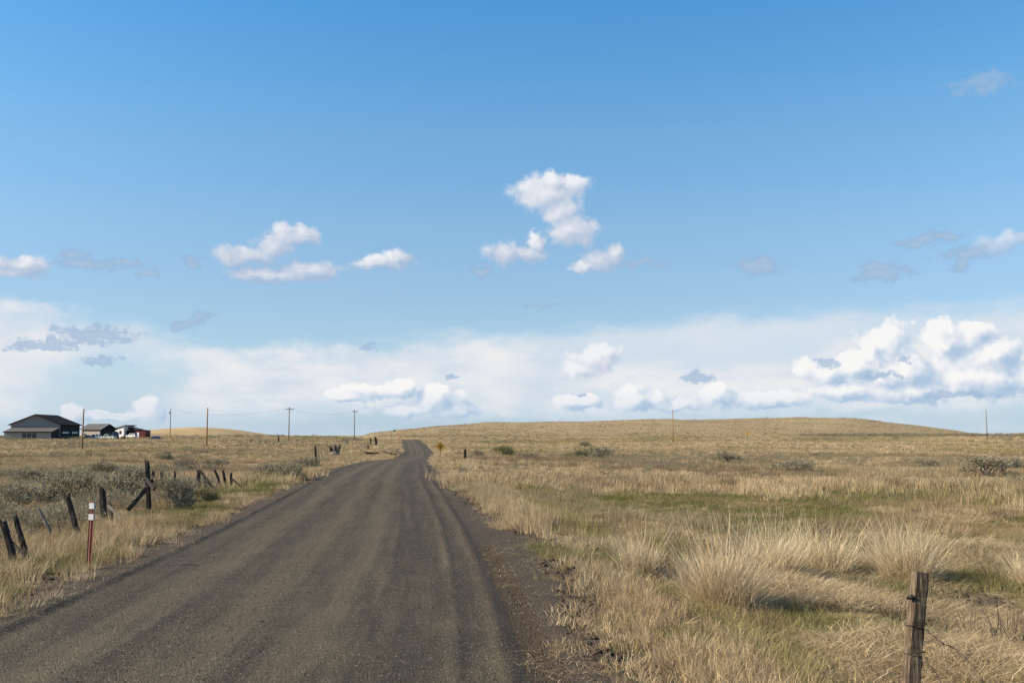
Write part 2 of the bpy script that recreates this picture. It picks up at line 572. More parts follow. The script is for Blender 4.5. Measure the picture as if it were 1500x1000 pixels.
M_STRAW = blade_mat('straw_blades', (0.21, 0.15, 0.08), (0.43, 0.33, 0.195), (0.61, 0.505, 0.325))
M_TUSSOCK = blade_mat('tussock_blades', (0.27, 0.185, 0.09), (0.60, 0.485, 0.315), (0.84, 0.745, 0.55), var=0.0)
M_GREEN = blade_mat('green_blades', (0.045, 0.055, 0.013), (0.095, 0.108, 0.026), (0.20, 0.195, 0.06), var=0.3)
M_SCRUB = blade_mat('brown_scrub_twigs', (0.055, 0.04, 0.03), (0.13, 0.095, 0.065), (0.24, 0.19, 0.13), var=0.2)


def leaf_mat(name, c1, c2, c3, trans=0.2):
    def b(t):
        tone = attr(t, 'tone')
        c = t.ramp(tone, [(0.0, c1), (0.5, c2), (1.0, c3)])
        oi = t.n('ShaderNodeObjectInfo')
        c = t.mix(t.m('MULTIPLY', oi.outputs['Random'], 0.4), c, (0.21, 0.165, 0.105))
        d = t.n('ShaderNodeBsdfDiffuse')
        tr = t.n('ShaderNodeBsdfTranslucent')
        t.l(c, d.inputs[0])
        t.l(c, tr.inputs[0])
        mx = t.n('ShaderNodeMixShader')
        mx.inputs[0].default_value = trans
        t.l(d.outputs[0], mx.inputs[1])
        t.l(tr.outputs[0], mx.inputs[2])
        return mx.outputs[0]
    return mat(name, b)


M_SAGE = leaf_mat('sage_leaves', (0.085, 0.08, 0.052), (0.215, 0.20, 0.138), (0.40, 0.37, 0.27))
M_SAGE_GREEN = leaf_mat('green_sage_leaves', (0.05, 0.06, 0.022), (0.105, 0.12, 0.05), (0.19, 0.20, 0.09))


def wood(name, c1, c2, c3, rough=0.85):
    def b(t):
        tcn = t.n('ShaderNodeTexCoord')
        p = t.v('MULTIPLY', tcn.outputs['Object'], (1, 1, 0.09))
        g = t.noise(p, 46, 4, 0.65)
        g2 = t.noise(tcn.outputs['Object'], 6, 4, 0.6)
        c = t.ramp(g, [(0.32, c1), (0.5, c2), (0.68, c3)])
        c = t.mix(t.sstep(g2, 0.45, 0.7, 0, 0.6), c, c1)
        return principled(t, c, rough, normal=bump(t, g, 0.9, 0.012), spec=0.15)
    return mat(name, b)


M_WOOD = wood('weathered_brown_wood', (0.028, 0.020, 0.014), (0.10, 0.073, 0.05), (0.20, 0.152, 0.105))
M_WOOD_DARK = wood('charred_grey_wood', (0.011, 0.009, 0.008), (0.03, 0.025, 0.021), (0.085, 0.07, 0.058))
M_WOOD_GREY = wood('silvery_grey_wood', (0.07, 0.06, 0.05), (0.17, 0.145, 0.12), (0.30, 0.265, 0.22))
M_POLE = wood('pole_wood', (0.07, 0.048, 0.032), (0.15, 0.105, 0.07), (0.23, 0.17, 0.12))
M_POLE_WARM = wood('warm_pole_wood', (0.16, 0.09, 0.04), (0.25, 0.15, 0.075), (0.33, 0.21, 0.11))


def plain(name, c, rough=0.6, metal=0.0, var=0.12, spec=0.35, scale=1.5):
    def b(t):
        tcn = t.n('ShaderNodeTexCoord')
        n = t.noise(tcn.outputs['Object'], scale, 4, 0.6)
        k = t.m('ADD', 1 - var, t.m('MULTIPLY', n, 2 * var))
        v = t.n('ShaderNodeVectorMath', operation='SCALE')
        v.inputs[0].default_value = c
        t.l(k, v.inputs['Scale'])
        return principled(t, v.outputs[0], rough, metal, spec=spec)
    return mat(name, b)


M_WIRE = plain('rusty_wire', (0.05, 0.038, 0.03), 0.7, 0.4)
M_BROWN_PLASTIC = plain('faded_brown_plastic', (0.20, 0.072, 0.045), 0.6, 0, 0.15, scale=4)
M_REFLECT = plain('white_reflective_tape', (0.42, 0.42, 0.43), 0.4, 0, 0.1, scale=20)
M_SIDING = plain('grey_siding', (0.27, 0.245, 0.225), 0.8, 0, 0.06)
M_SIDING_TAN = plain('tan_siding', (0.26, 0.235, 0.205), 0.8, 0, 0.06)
M_WALL_DARK = plain('dark_and_shaded_wall', (0.028, 0.028, 0.03), 0.8, 0, 0.08, spec=0.1)  # dark doors and boxes; also shade painted on the shop's right side
M_ROOF = plain('charcoal_roof_metal', (0.013, 0.0135, 0.015), 0.9, 0.0, 0.1, spec=0.08)
M_ROOF_GREY = plain('grey_roof_shingles', (0.07, 0.068, 0.066), 0.85, 0, 0.12)
M_WHITE = plain('white_painted_siding', (0.62, 0.62, 0.62), 0.7, 0, 0.05)
M_RED = plain('barn_red_paint', (0.12, 0.024, 0.02), 0.75, 0, 0.15)
M_GLASS = plain('dark_window_glass', (0.012, 0.014, 0.018), 0.08, 0, 0.05, spec=0.6)
M_PALE_GLASS = plain('pale_lens_and_sky_pane', (0.8, 0.8, 0.78), 0.3, 0, 0.05, spec=0.6)  # headlight lenses; on garage panes, sky reflection painted as pale colour
M_TYRE = plain('black_rubber', (0.02, 0.02, 0.02), 0.8)
M_RIM = plain('grey_alloy', (0.35, 0.35, 0.36), 0.35, 0.6)
M_SIGN_Y = plain('yellow_sign_sheet', (0.50, 0.26, 0.025), 0.5, 0, 0.05, scale=3)
M_SIGN_G = plain('green_sign_sheet', (0.02, 0.16, 0.07), 0.5, 0, 0.05)
M_SIGN_R = plain('red_sign_sheet', (0.16, 0.02, 0.02), 0.5, 0, 0.05)
M_BLACK = plain('black_sign_ink', (0.015, 0.015, 0.015), 0.6)
M_STEEL = plain('galvanised_steel', (0.32, 0.33, 0.34), 0.5, 0.6)
M_PORC = plain('grey_porcelain', (0.3, 0.3, 0.32), 0.3)
M_STONE = mat('dark_basalt_pebble', lambda t: principled(t, t.ramp(t.n('ShaderNodeObjectInfo').outputs['Random'],
              [(0.0, (0.038, 0.032, 0.021)), (0.6, (0.064, 0.054, 0.037)), (0.93, (0.10, 0.085, 0.06)), (1.0, (0.24, 0.21, 0.16))]), 0.9, spec=0.2))
M_CLOD = mat('dark_earth_clod', lambda t: principled(t, t.ramp(t.n('ShaderNodeObjectInfo').outputs['Random'],
             [(0.0, (0.025, 0.02, 0.015)), (1.0, (0.09, 0.068, 0.048))]), 0.95, spec=0.1))

# ------------------------------------------------------------------ object helpers


def mesh_np(name, verts, faces, m=None, tone=None):
    me = bpy.data.meshes.new(name)
    me.from_pydata(verts, [], faces)
    if m:
        me.materials.append(m)
    if tone is not None:
        a = me.attributes.new('tone', 'FLOAT', 'POINT')
        a.data.foreach_set('value', np.asarray(tone, np.float32))
    me.update()
    return me


def link(name, data, parent=None, loc=None):
    o = bpy.data.objects.new(name, data)
    COL.objects.link(o)
    if parent:
        o.parent = parent
    if loc is not None:
        o.location = loc
    return o


def thing(name, label, cat, loc, rotz=0.0, group=None):
    o = link(name, None, None, loc)
    o.empty_display_size = 0.2
    o.rotation_euler = (0, 0, rotz)
    tag(o, label, cat, group)
    return o


def tag(o, label, cat, group=None, kind=None):
    o['label'] = label
    if cat:
        o['category'] = cat
    if group:
        o['group'] = group
    if kind:
        o['kind'] = kind
    return o


class MB:
    """collects simple shapes into one mesh"""

    def __init__(s):
        s.v = []
        s.f = []

    def box(s, x0, x1, y0, y1, z0, z1):
        b = len(s.v)
        s.v += [(x0, y0, z0), (x1, y0, z0), (x1, y1, z0), (x0, y1, z0), (x0, y0, z1), (x1, y0, z1), (x1, y1, z1), (x0, y1, z1)]
        s.f += [tuple(b + i for i in q) for q in ((0, 3, 2, 1), (4, 5, 6, 7), (0, 1, 5, 4), (1, 2, 6, 5), (2, 3, 7, 6), (3, 0, 4, 7))]
        return s

    def prism(s, poly, a0, a1, axis='y'):
        """poly in the plane across axis, extruded from a0 to a1"""
        b = len(s.v)
        n = len(poly)
        for a in (a0, a1):
            for (p, q) in poly:
                s.v.append((p, a, q) if axis == 'y' else (a, p, q))
        s.f.append(tuple(b + i for i in range(n)))
        s.f.append(tuple(b + n + i for i in reversed(range(n))))
        for i in range(n):
            j = (i + 1) % n
            s.f.append((b + i, b + n + i, b + n + j, b + j))
        return s

    def tube(s, pts, rad, sides=8, cap=True):
        b0 = len(s.v)
        n = len(pts)
        rads = rad if isinstance(rad, (list, tuple)) else [rad] * n
        pts = [Vector(p) for p in pts]
        for i, p in enumerate(pts):
            d = (pts[min(i + 1, n - 1)] - pts[max(i - 1, 0)]).normalized()
            a = d.cross(Vector((0, 1, 0.123)) if abs(d.y) < 0.9 else Vector((1, 0, 0.1))).normalized()
            c = d.cross(a)
            for k in range(sides):
                th = 2 * math.pi * k / sides
                s.v.append(tuple(p + (a * math.cos(th) + c * math.sin(th)) * rads[i]))
        for i in range(n - 1):
            for k in range(sides):
                k2 = (k + 1) % sides
                s.f.append((b0 + i * sides + k, b0 + i * sides + k2, b0 + (i + 1) * sides + k2, b0 + (i + 1) * sides + k))
        if cap:
            s.f.append(tuple(b0 + k for k in reversed(range(sides))))
            s.f.append(tuple(b0 + (n - 1) * sides + k for k in range(sides)))
        return s

    def build(s, name, m, parent=None, loc=None, smooth=False):
        me = mesh_np(name, s.v, s.f, m)
        bm = bmesh.new()
        bm.from_mesh(me)
        bmesh.ops.recalc_face_normals(bm, faces=bm.faces)
        bm.to_mesh(me)
        bm.free()
        if smooth:
            for p in me.polygons:
                p.use_smooth = True
        return link(name, me, parent, loc)


def beam(p0, p1, wd, dp, seed=0, rough=0.12, top='split', taper=0.85, segs=9):
    """an old split-wood post or brace from p0 to p1 (vectors in the parent's space), irregular along its length"""
    rnd = random.Random(seed)
    p0, p1 = Vector(p0), Vector(p1)
    d = (p1 - p0)
    L = d.length
    d.normalize()
    a = d.cross(Vector((0, 1, 0))) if abs(d.y) < 0.95 else d.cross(Vector((1, 0, 0)))
    a.normalize()
    c = d.cross(a).normalized()
    sec = [(-.5, -.38), (-.36, -.5), (.1, -.52), (.4, -.48), (.5, -.3), (.5, .34), (.36, .5), (-.3, .5), (-.5, .36)]
    n = len(sec)
    sj = [(1 + rnd.uniform(-.1, .1)) for _ in sec]
    mb = MB()
    bow = rnd.uniform(-.02, .02) * L
    for i in range(segs + 1):
        t = i / segs
        k = 1 - (1 - taper) * t
        ctr = p0 + d * (L * t) + a * (bow * math.sin(math.pi * t)) + c * rnd.uniform(-.01, .01) * L * .3
        for j, (u, v) in enumerate(sec):
            e = sj[j] * (1 + rnd.uniform(-rough, rough)) * k
            off = 0.0
            if i == segs and top == 'split':
                off = rnd.uniform(-.7, .5) * wd + (u * rnd.choice((-.6, .6)) * wd)
            mb.v.append(tuple(ctr + a * (u * wd * e) + c * (v * dp * e) + d * off))
    for i in range(segs):
        for j in range(n):
            j2 = (j + 1) % n
            mb.f.append((i * n + j, i * n + j2, (i + 1) * n + j2, (i + 1) * n + j))
    mb.f.append(tuple(reversed(range(n))))
    ci = len(mb.v)
    top_pts = [Vector(mb.v[segs * n + j]) for j in range(n)]
    mb.v.append(tuple(sum(top_pts, Vector()) / n - d * wd * 0.12))
    for j in range(n):
        mb.f.append((segs * n + j, segs * n + (j + 1) % n, ci))
    return mb


# ------------------------------------------------------------------ ground sheet
rings = [0.6]
while rings[-1] < 7000:
    r_ = rings[-1]
    rings.append(r_ * (1.016 if r_ > 4 else 1.12))
rings = np.array(rings)
front = np.radians(np.arange(-42, 42.001, 0.22))
back = np.radians(np.arange(45, 316, 3.0))
ang = np.concatenate([front, back])
nA = len(ang)
nR = len(rings)
X = (rings[:, None] * np.sin(ang)[None, :]).ravel()
Y = (rings[:, None] * np.cos(ang)[None, :]).ravel()
Z = ground_z(X, Y)
verts = np.stack([X, Y, Z], 1)
verts = np.vstack([verts, [[0, 0, float(ground_z(np.array([0.0]), np.array([0.0]))[0])]]])
ii, jj = np.meshgrid(np.arange(nR - 1), np.arange(nA), indexing='ij')
j2 = (jj + 1) % nA
quads = np.stack([ii * nA + jj, ii * nA + j2, (ii + 1) * nA + j2, (ii + 1) * nA + jj], -1).reshape(-1, 4)[:, ::-1]
ctri = [(nR * nA, (j + 1) % nA, j) for j in range(nA)]
gme = bpy.data.meshes.new('ground')
nq = len(quads)
gme.vertices.add(len(verts))
gme.vertices.foreach_set('co', verts.astype(np.float32).ravel())
gme.loops.add(nq * 4 + len(ctri) * 3)
gme.loops.foreach_set('vertex_index', np.concatenate([quads.ravel(), np.array(ctri).ravel()]).astype(np.int32))
gme.polygons.add(nq + len(ctri))
gme.polygons.foreach_set('loop_start', np.concatenate([np.arange(nq) * 4, nq * 4 + np.arange(len(ctri)) * 3]).astype(np.int32))
gme.polygons.foreach_set('use_smooth', np.ones(nq + len(ctri), bool))
gme.update(calc_edges=True)
gme.validate()


def green_mask(x, y):
    r = np.sqrt(x * x + y * y)
    e, off = inside(x, y)
    n = fbm(x / 4.5, y / 9, 31, 4)
    g = ss(0.56, 0.74, n) * 0.35
    fld = np.exp(-(np.abs(y - 34.5) / 13.0) ** 4) * ss(4.5, 7.5, off)
    g = np.maximum(g, fld * ss(0.26, 0.50, fbm(x / 3.5, y / 5, 37, 4)) * 0.97)
    verge = ss(-7.2, -5.0, off) * (1 - ss(-3.9, -3.3, off)) * (1 - ss(45, 90, y))
    g = np.maximum(g, verge * ss(0.36, 0.54, fbm(x / 1.6, y / 3.0, 38, 4)) * 0.9)
    vr = ss(3.5, 4.2, off) * (1 - ss(5.5, 8.0, off)) * (1 - ss(20, 40, y))
    g = np.maximum(g, vr * ss(0.46, 0.62, fbm(x / 1.3, y / 1.8, 36, 3)) * 0.7)
    ban = np.exp(-((y - 120) / 60.0) ** 2) * ss(0.5, 0.66, n) * 0.35
    g = np.maximum(g, ban)
    return np.clip(g, 0, 1)


def soil_shade_mask(x, y):
    e, off = inside(x, y)
    near = 1 - ss(40, 90, y)
    n = fbm(x / 1.7, y / 1.7, 33, 4)
    bank = np.exp(-((off - 5.4) / 0.7) ** 2) * ss(0.34, 0.52, n) * near  # ditch earth, strengthened so the colour deepens the bank's shade
    ledge = ss(-1.1, -0.35, e) * (0.82 + 0.18 * ss(0.35, 0.55, n)) * near
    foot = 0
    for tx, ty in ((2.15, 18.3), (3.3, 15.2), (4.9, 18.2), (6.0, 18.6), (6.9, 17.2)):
        foot = np.maximum(foot, np.exp(-(((x - tx - 0.9) / 0.9) ** 2 + ((y - ty - 0.1) / 0.7) ** 2)) * ss(0.3, 0.5, n))  # painted shade: dark patch right of each tussock, away from the sun
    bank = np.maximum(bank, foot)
    return np.clip(np.maximum(np.maximum(bank, ledge), ss(0.52, 0.68, n) * near * 0.75), 0, 1)


x_, y_ = verts[:, 0], verts[:, 1]
far_hill = ss(560, 760, y_) * ss(-260, -100, x_ * 950 / np.maximum(y_, 500))
golden = np.exp(-(np.abs((x_ + 497) / 95) ** 4)) * ss(1250, 1380, y_)
for nm, val in (('green', green_mask(x_, y_)), ('soil_shade', soil_shade_mask(x_, y_)), ('hill', far_hill), ('gold', golden)):
    a = gme.attributes.new(nm, 'FLOAT', 'POINT')
    a.data.foreach_set('value', val.astype(np.float32))
gme.materials.append(M_GROUND)
g_obj = link('ground', gme)
g_obj['kind'] = 'structure'
g_obj['label'] = 'dry grass prairie rolling back to low golden hills'

# ------------------------------------------------------------------ gravel road
rows = list(np.arange(3.0, 20, 0.03))
while rows[-1] < 560:
    rows.append(rows[-1] * 1.012)
rows = [-30, -20, -10, -5, -2, 0, 1.5] + rows
rows = np.array(rows)
cols = np.linspace(-4.6, 5.9, 196)
OFF, YY = np.meshgrid(cols, rows)
XX = OFF + road_x(YY)
E, _ = inside(XX, YY)
zb = base_z(XX, YY)
nearw = 1 - ss(60, 110, YY)
wob = (fbm(YY / 22, YY * 0 + 2, 61, 3) - 0.5)
prof = np.zeros_like(OFF)
prof += 0.06 * (1 - (OFF / 3.4) ** 2).clip(0, 1)
lb = -2.72 + wob * 0.35
prof += 0.055 * np.exp(-((OFF - lb) / 0.075) ** 2) * (0.4 + 0.9 * fbm(YY / 0.8, YY * 0 + 5, 62, 3))
rb = 2.78 + wob * 0.3
prof += 0.05 * np.exp(-((OFF - rb) / 0.11) ** 2) * (0.5 + 0.8 * fbm(YY / 0.7, OFF * 2, 63, 3))
prof += 0.014 * np.exp(-((OFF - rb + 0.45) / 0.06) ** 2)
# lugged tyre print beside the ridge
tread = np.exp(-((OFF - rb - 0.36) / 0.17) ** 4)
prof -= tread * (0.02 + 0.022 * np.sign(np.sin(2 * np.pi * (YY / 0.13 + OFF * 1.2)))) * (1 - ss(18, 22, YY))
for c_, w_, d_ in ((-1.55, 0.3, .016), (-0.2, 0.28, .012), (0.75, 0.3, .016), (1.95, 0.26, .02)):
    prof -= d_ * np.exp(-((OFF - c_ - wob * 0.5) / w_) ** 2)
for c_, d_ in ((1.35, .012), (2.3, .018), (-1.05, .008), (-2.1, .012), (0.3, .006)):
    prof += d_ * np.exp(-((OFF - c_ - wob * 0.6) / 0.07) ** 2) * fbm(YY / 3, YY * 0 + c_, 65, 3) * 1.8
prof += (fbm(XX / 0.22, YY / 0.22, 66, 3) - 0.5) * 0.014
prof *= nearw
ZZ = zb + np.clip(E * 0.12, -0.12, 0.012) + prof * ss(-0.1, 0.3, E)
rv = np.stack([XX, YY, ZZ], -1).reshape(-1, 3)
nr, nc = OFF.shape
ii, jj = np.meshgrid(np.arange(nr - 1), np.arange(nc - 1), indexing='ij')
rq = np.stack([ii * nc + jj, ii * nc + jj + 1, (ii + 1) * nc + jj + 1, (ii + 1) * nc + jj], -1).reshape(-1, 4)
rme = bpy.data.meshes.new('gravel_road')
rme.vertices.add(len(rv))
rme.vertices.foreach_set('co', rv.astype(np.float32).ravel())
rme.loops.add(len(rq) * 4)
rme.loops.foreach_set('vertex_index', rq.astype(np.int32).ravel())
rme.polygons.add(len(rq))
rme.polygons.foreach_set('loop_start', (np.arange(len(rq)) * 4).astype(np.int32))
rme.polygons.foreach_set('use_smooth', np.ones(len(rq), bool))
rme.update(calc_edges=True)
trackm = sum(np.exp(-((OFF - c_ - wob * 0.5) / 0.3) ** 2) for c_ in (-1.55, -0.2, 0.75))
edgem = np.maximum(ss(2.5, 3.1, OFF), 1 - ss(-3.2, -2.6, OFF))
for nm, val in (('off', OFF), ('along', YY), ('track', trackm.clip(0, 1)), ('edge', edgem)):
    a = rme.attributes.new(nm, 'FLOAT', 'POINT')
    a.data.foreach_set('value', val.ravel().astype(np.float32))
rme.materials.append(M_ROAD)
r_obj = link('gravel_road', rme)
r_obj['kind'] = 'structure'
r_obj['label'] = 'dark basalt gravel road running to a bend below the hill'


def road_top(x, y):
    j = np.interp(x - road_x(y), cols, np.arange(nc))
    i = np.interp(y, rows, np.arange(nr))
    return ZZ[np.round(i).astype(int), np.round(j).astype(int)]


# ------------------------------------------------------------------ scatter by geometry nodes (stuff only)
RNG = np.random.default_rng(7)
PROTO = 0


def proto_collection(name, meshes):
    c = bpy.data.collections.new(name)
    for i, me in enumerate(meshes):
        o = bpy.data.objects.new('%s_%02d' % (name, i), me)
        c.objects.link(o)
    return c


def scatter(name, label, pts, scl, pick, tint, rot, coll):
    me = bpy.data.meshes.new(name)
    n = len(pts)
    me.vertices.add(n)
    me.vertices.foreach_set('co', np.asarray(pts, np.float32).ravel())
    for nm, typ, key, val in (('scl', 'FLOAT_VECTOR', 'vector', scl), ('tint', 'FLOAT', 'value', tint), ('pick', 'INT', 'value', pick), ('rot', 'FLOAT_VECTOR', 'vector', rot)):
        a = me.attributes.new(nm, typ, 'POINT')
        a.data.foreach_set(key, np.ascontiguousarray(val, np.int32 if typ == 'INT' else np.float32).ravel())
    o = link(name, me)
    o['kind'] = 'stuff'
    o['label'] = label
    ng = bpy.data.node_groups.new(name + '_nodes', 'GeometryNodeTree')
    ng.interface.new_socket('Geometry', in_out='INPUT', socket_type='NodeSocketGeometry')
    ng.interface.new_socket('Geometry', in_out='OUTPUT', socket_type='NodeSocketGeometry')
    N = ng.nodes
    L = ng.links
    gi = N.new('NodeGroupInput')
    go = N.new('NodeGroupOutput')
    ci = N.new('GeometryNodeCollectionInfo')
    ci.inputs['Collection'].default_value = coll
    ci.inputs['Separate Children'].default_value = True
    ci.inputs['Reset Children'].default_value = True
    iop = N.new('GeometryNodeInstanceOnPoints')
    iop.inputs['Pick Instance'].default_value = True

    def na(nm, typ):
        a = N.new('GeometryNodeInputNamedAttribute')
        a.data_type = typ
        a.inputs['Name'].default_value = nm
        return a.outputs['Attribute']
    L.new(gi.outputs[0], iop.inputs['Points'])
    L.new(ci.outputs[0], iop.inputs['Instance'])
    L.new(na('pick', 'INT'), iop.inputs['Instance Index'])
    L.new(na('rot', 'FLOAT_VECTOR'), iop.inputs['Rotation'])
    L.new(na('scl', 'FLOAT_VECTOR'), iop.inputs['Scale'])
    L.new(iop.outputs[0], go.inputs[0])
    md = o.modifiers.new('scatter', 'NODES')
    md.node_group = ng
    return o


def blades(name, n, spread, h0, h1, wid, lean, m, segs=3, seed=0, droop=0.25, curl=1.7, lay=0.0, wind=(0.0, 0.0), core=0.5, mess=0.06):
    """a tuft: n tapering blades fanning out from a patch of radius spread"""
    r = np.random.default_rng(seed)
    V = []
    F = []
    T = []
    for i in range(n):
        a = r.uniform(0, 2 * math.pi)
        q = spread * r.uniform(0, 1) ** core
        bx, by = q * math.cos(a), q * math.sin(a)
        th = a + r.normal(0, 0.7)
        h = r.uniform(h0, h1)
        k = lean * (0.25 + 0.75 * r.uniform(0, 1)) * (0.4 + 0.6 * q / max(spread, 1e-6)) + lay * r.uniform(0.5, 1)
        dx, dy = math.cos(th) * k + wind[0], math.sin(th) * k + wind[1]
        ph = r.uniform(0, math.pi)
        wx, wy = math.cos(ph) * wid * r.uniform(.6, 1.2), math.sin(ph) * wid * r.uniform(.6, 1.2)
        tone = float(np.clip(r.normal(0.55, 0.24), 0, 1))
        b = len(V)
        kx = ky = 0.0
        norm = 1 / math.sqrt(1 + (dx * dx + dy * dy) * 0.7)
        for s in range(segs + 1):
            t = s / segs
            if s:
                kx += r.normal(0, mess) * h
                ky += r.normal(0, mess) * h
            ox = bx + dx * h * t ** curl * norm + kx
            oy = by + dy * h * t ** curl * norm + ky
            oz = h * (t - droop * min(k, 1.4) * t * t) * norm
            if s == segs:
                V.append((ox, oy, oz))
                T.append(tone)
            else:
                kk = (1 - 0.75 * t) * 0.5
                V.append((ox - wx * kk, oy - wy * kk, oz))
                V.append((ox + wx * kk, oy + wy * kk, oz))
                T += [tone, tone]
        for s in range(segs - 1):
            F.append((b + 2 * s, b + 2 * s + 1, b + 2 * s + 3, b + 2 * s + 2))
        F.append((b + 2 * segs - 2, b + 2 * segs - 1, b + 2 * segs))
    return mesh_np(name, V, F, m, T)


def polar(n, r0, r1, power=1.0, half=36):
    """random points in the wedge of ground in front of the camera, denser near it"""
    u = RNG.uniform(0, 1, n)
    if power == 0:
        r = r0 * (r1 / r0) ** u
    else:
        r = (r0 ** power + u * (r1 ** power - r0 ** power)) ** (1 / power)
    a = np.radians(RNG.uniform(-half, half, n))
    return r * np.sin(a), r * np.cos(a)


def plant(name, label, x, y, keep, s0, s1, coll, ncol, tint=None, tilt=0.12, sink=0.02, hs=None, on_road=False):
    m = RNG.uniform(0, 1, len(x)) < keep
    x, y = x[m], y[m]
    n = len(x)
    z = (road_top(x, y) if on_road else ground_z(x, y)) - sink
    sc = RNG.uniform(s0, s1, n)
    hsc = sc * (hs[m] if hs is not None else 1.0)
    scl = np.stack([sc, sc, hsc], 1)
    rot = np.stack([RNG.normal(0, tilt, n), RNG.normal(0, tilt, n), RNG.uniform(0, 6.283, n)], 1)
    tn = np.zeros(n) if tint is None else tint[m]
    return scatter(name, label, np.stack([x, y, z], 1), scl, RNG.integers(0, ncol, n), tn, rot, coll)


near_c = proto_collection('near_tuft', [blades('near_tuft', 40, 0.13, 0.10, 0.36, 0.008, 0.75, M_STRAW, 3, 100 + i, wind=(0.12, 0.0)) for i in range(5)])
flat_c = proto_collection('flat_straw', [blades('flat_straw', 40, 0.20, 0.16, 0.42, 0.008, 0.9, M_STRAW, 3, 120 + i, droop=0.5, lay=1.2) for i in range(4)])
green_c = proto_collection('green_tuft', [blades('green_tuft', 44, 0.12, 0.04, 0.13, 0.006, 0.7, M_GREEN, 2, 140 + i) for i in range(4)])
mid_c = proto_collection('mid_tuft', [blades('mid_tuft', 30, 0.30, 0.18, 0.50, 0.028, 0.7, M_STRAW, 2, 160 + i, wind=(0.1, 0)) for i in range(5)])
far_c = proto_collection('far_tuft', [blades('far_tuft', 24, 0.55, 0.22, 0.55, 0.09, 0.7, M_STRAW, 2, 180 + i) for i in range(4)])
scrub_c = proto_collection('scrub_tuft', [blades('scrub_tuft', 90, 0.22, 0.10, 0.36, 0.009, 0.8, M_SCRUB, 3, 200 + i, curl=1.2) for i in range(4)])
hill_c = proto_collection('hill_tuft', [blades('hill_tuft', 20, 0.45, 0.15, 0.42, 0.14, 0.8, M_STRAW, 2, 220 + i) for i in range(3)])


def veg_keep(x, y, margin=0.0):
    e, off = inside(x, y)
    return 1 - ss(-0.9 - margin, 0.35 - margin, e + (fbm(x / 0.5, y / 0.7, 84, 3) - 0.5) * 1.6)


# near dry grass
x, y = polar(150000, 5.5, 48, 0.9)
e, off = inside(x, y)
gm = green_mask(x, y)
sm = soil_shade_mask(x, y)
cl = ss(0.30, 0.62, fbm(x / 1.1, y / 1.1, 71, 3))
band = fbm(x / 7, y / 4, 72, 3)
keep = veg_keep(x, y) * np.maximum(0.16 + 0.84 * cl, 0.5 * ((off < 0) & (off > -9))) * (1 - np.where(off < 0, 0.45, 0.8) * sm) * (1 - 0.9 * gm) * (1 - 0.62 * ss(5.8, 7, off) * (1 - ss(0.42, 0.58, fbm(x / 2.6, y / 1.9, 87, 3))))
hs = 0.45 + 0.8 * ss(0.3, 0.7, band) + 0.12 * np.exp(-((off + 4.9) / 0.9) ** 2) + 0.35 * np.exp(-((off - 4.9) / 0.8) ** 2)
hs = hs * (1 - 0.74 * ss(5.8, 7.2, off) * (1 - ss(24, 42, y))) * (1 - 0.55 * gm)
keep = np.where(np.abs(off) < 3, 0, keep)
plant('dry_grass', 'pale straw grass tufts covering the near verges and field', x, y, keep, 0.6, 1.25, near_c, 5, np.clip(gm * 0.3 + 0.5 * ss(0.44, 0.6, fbm(x / 1.9, y / 2.6, 88, 3)) * (off > 5.2) + RNG.normal(0, .08, len(x)), 0, .8), 0.28, hs=hs)
# flattened thatch
x, y = polar(80000, 5.5, 40, 0.9)
e, off = inside(x, y)
k2 = ss(0.34, 0.56, fbm(x / 2.4, y / 1.6, 73, 4)) * ss(5.2, 7.5, off) + 0.25 * ss(0.5, 0.7, fbm(x / 1.2, y / 1.2, 74, 3)) * (off < 0)
plant('flattened_straw', 'bleached straw lying flat between the tussocks', x, y, k2 * veg_keep(x, y, 0.3) * (1 - 0.85 * green_mask(x, y)), 0.7, 1.4, flat_c, 4, None, 0.1)
# green grass
x, y = polar(240000, 5.5, 62, 1.1)
gm = green_mask(x, y)
plant('green_grass', 'short new green grass in patches between the straw', x, y, veg_keep(x, y) * ss(0.08, 0.5, gm), 0.7, 1.6, green_c, 4, None, 0.2)
# straw litter blown onto the gravel shoulders
n = 2600
y = 5.5 * (60 / 5.5) ** RNG.uniform(0, 1, n)
side = RNG.uniform(0, 1, n) < 0.75
x = road_x(y) + np.where(side, RNG.uniform(2.9, 4.6, n), RNG.uniform(-3.5, -2.6, n))
litter_c = proto_collection('straw_litter', [blades('straw_litter', 5, 0.16, 0.08, 0.38, 0.006, 0.3, M_STRAW, 3, 240 + i, droop=0.9, lay=4.0) for i in range(4)])
plant('straw_litter', 'dry stalks scattered on the gravel shoulders', x, y, ss(0.42, 0.62, fbm(x / 0.8, y / 1.6, 83, 3)), 0.5, 1.3, litter_c, 4, None, 0.05, sink=-0.012, on_road=True)
# mid field
x, y = polar(150000, 40, 190, 0.75, 34)
gm = green_mask(x, y)
cl = ss(0.34, 0.6, fbm(x / 2.2, y / 4, 75, 4))
hs = 0.45 + 0.9 * ss(0.3, 0.7, fbm(x / 16, y / 9, 76, 3))
bandn = ss(0.40, 0.60, fbm(x / 40 + 3, y / 11, 85, 3))
keep_m = (0.10 + 0.90 * bandn)
plant('field_grass', 'tan bunchgrass of the middle field on both sides of the road', x, y, veg_keep(x, y) * (0.06 + 0.94 * cl) * keep_m * (1 - 0.9 * gm), 0.6, 1.2, mid_c, 5, np.clip(gm * 0.6, 0, .7), 0.1, hs=hs)
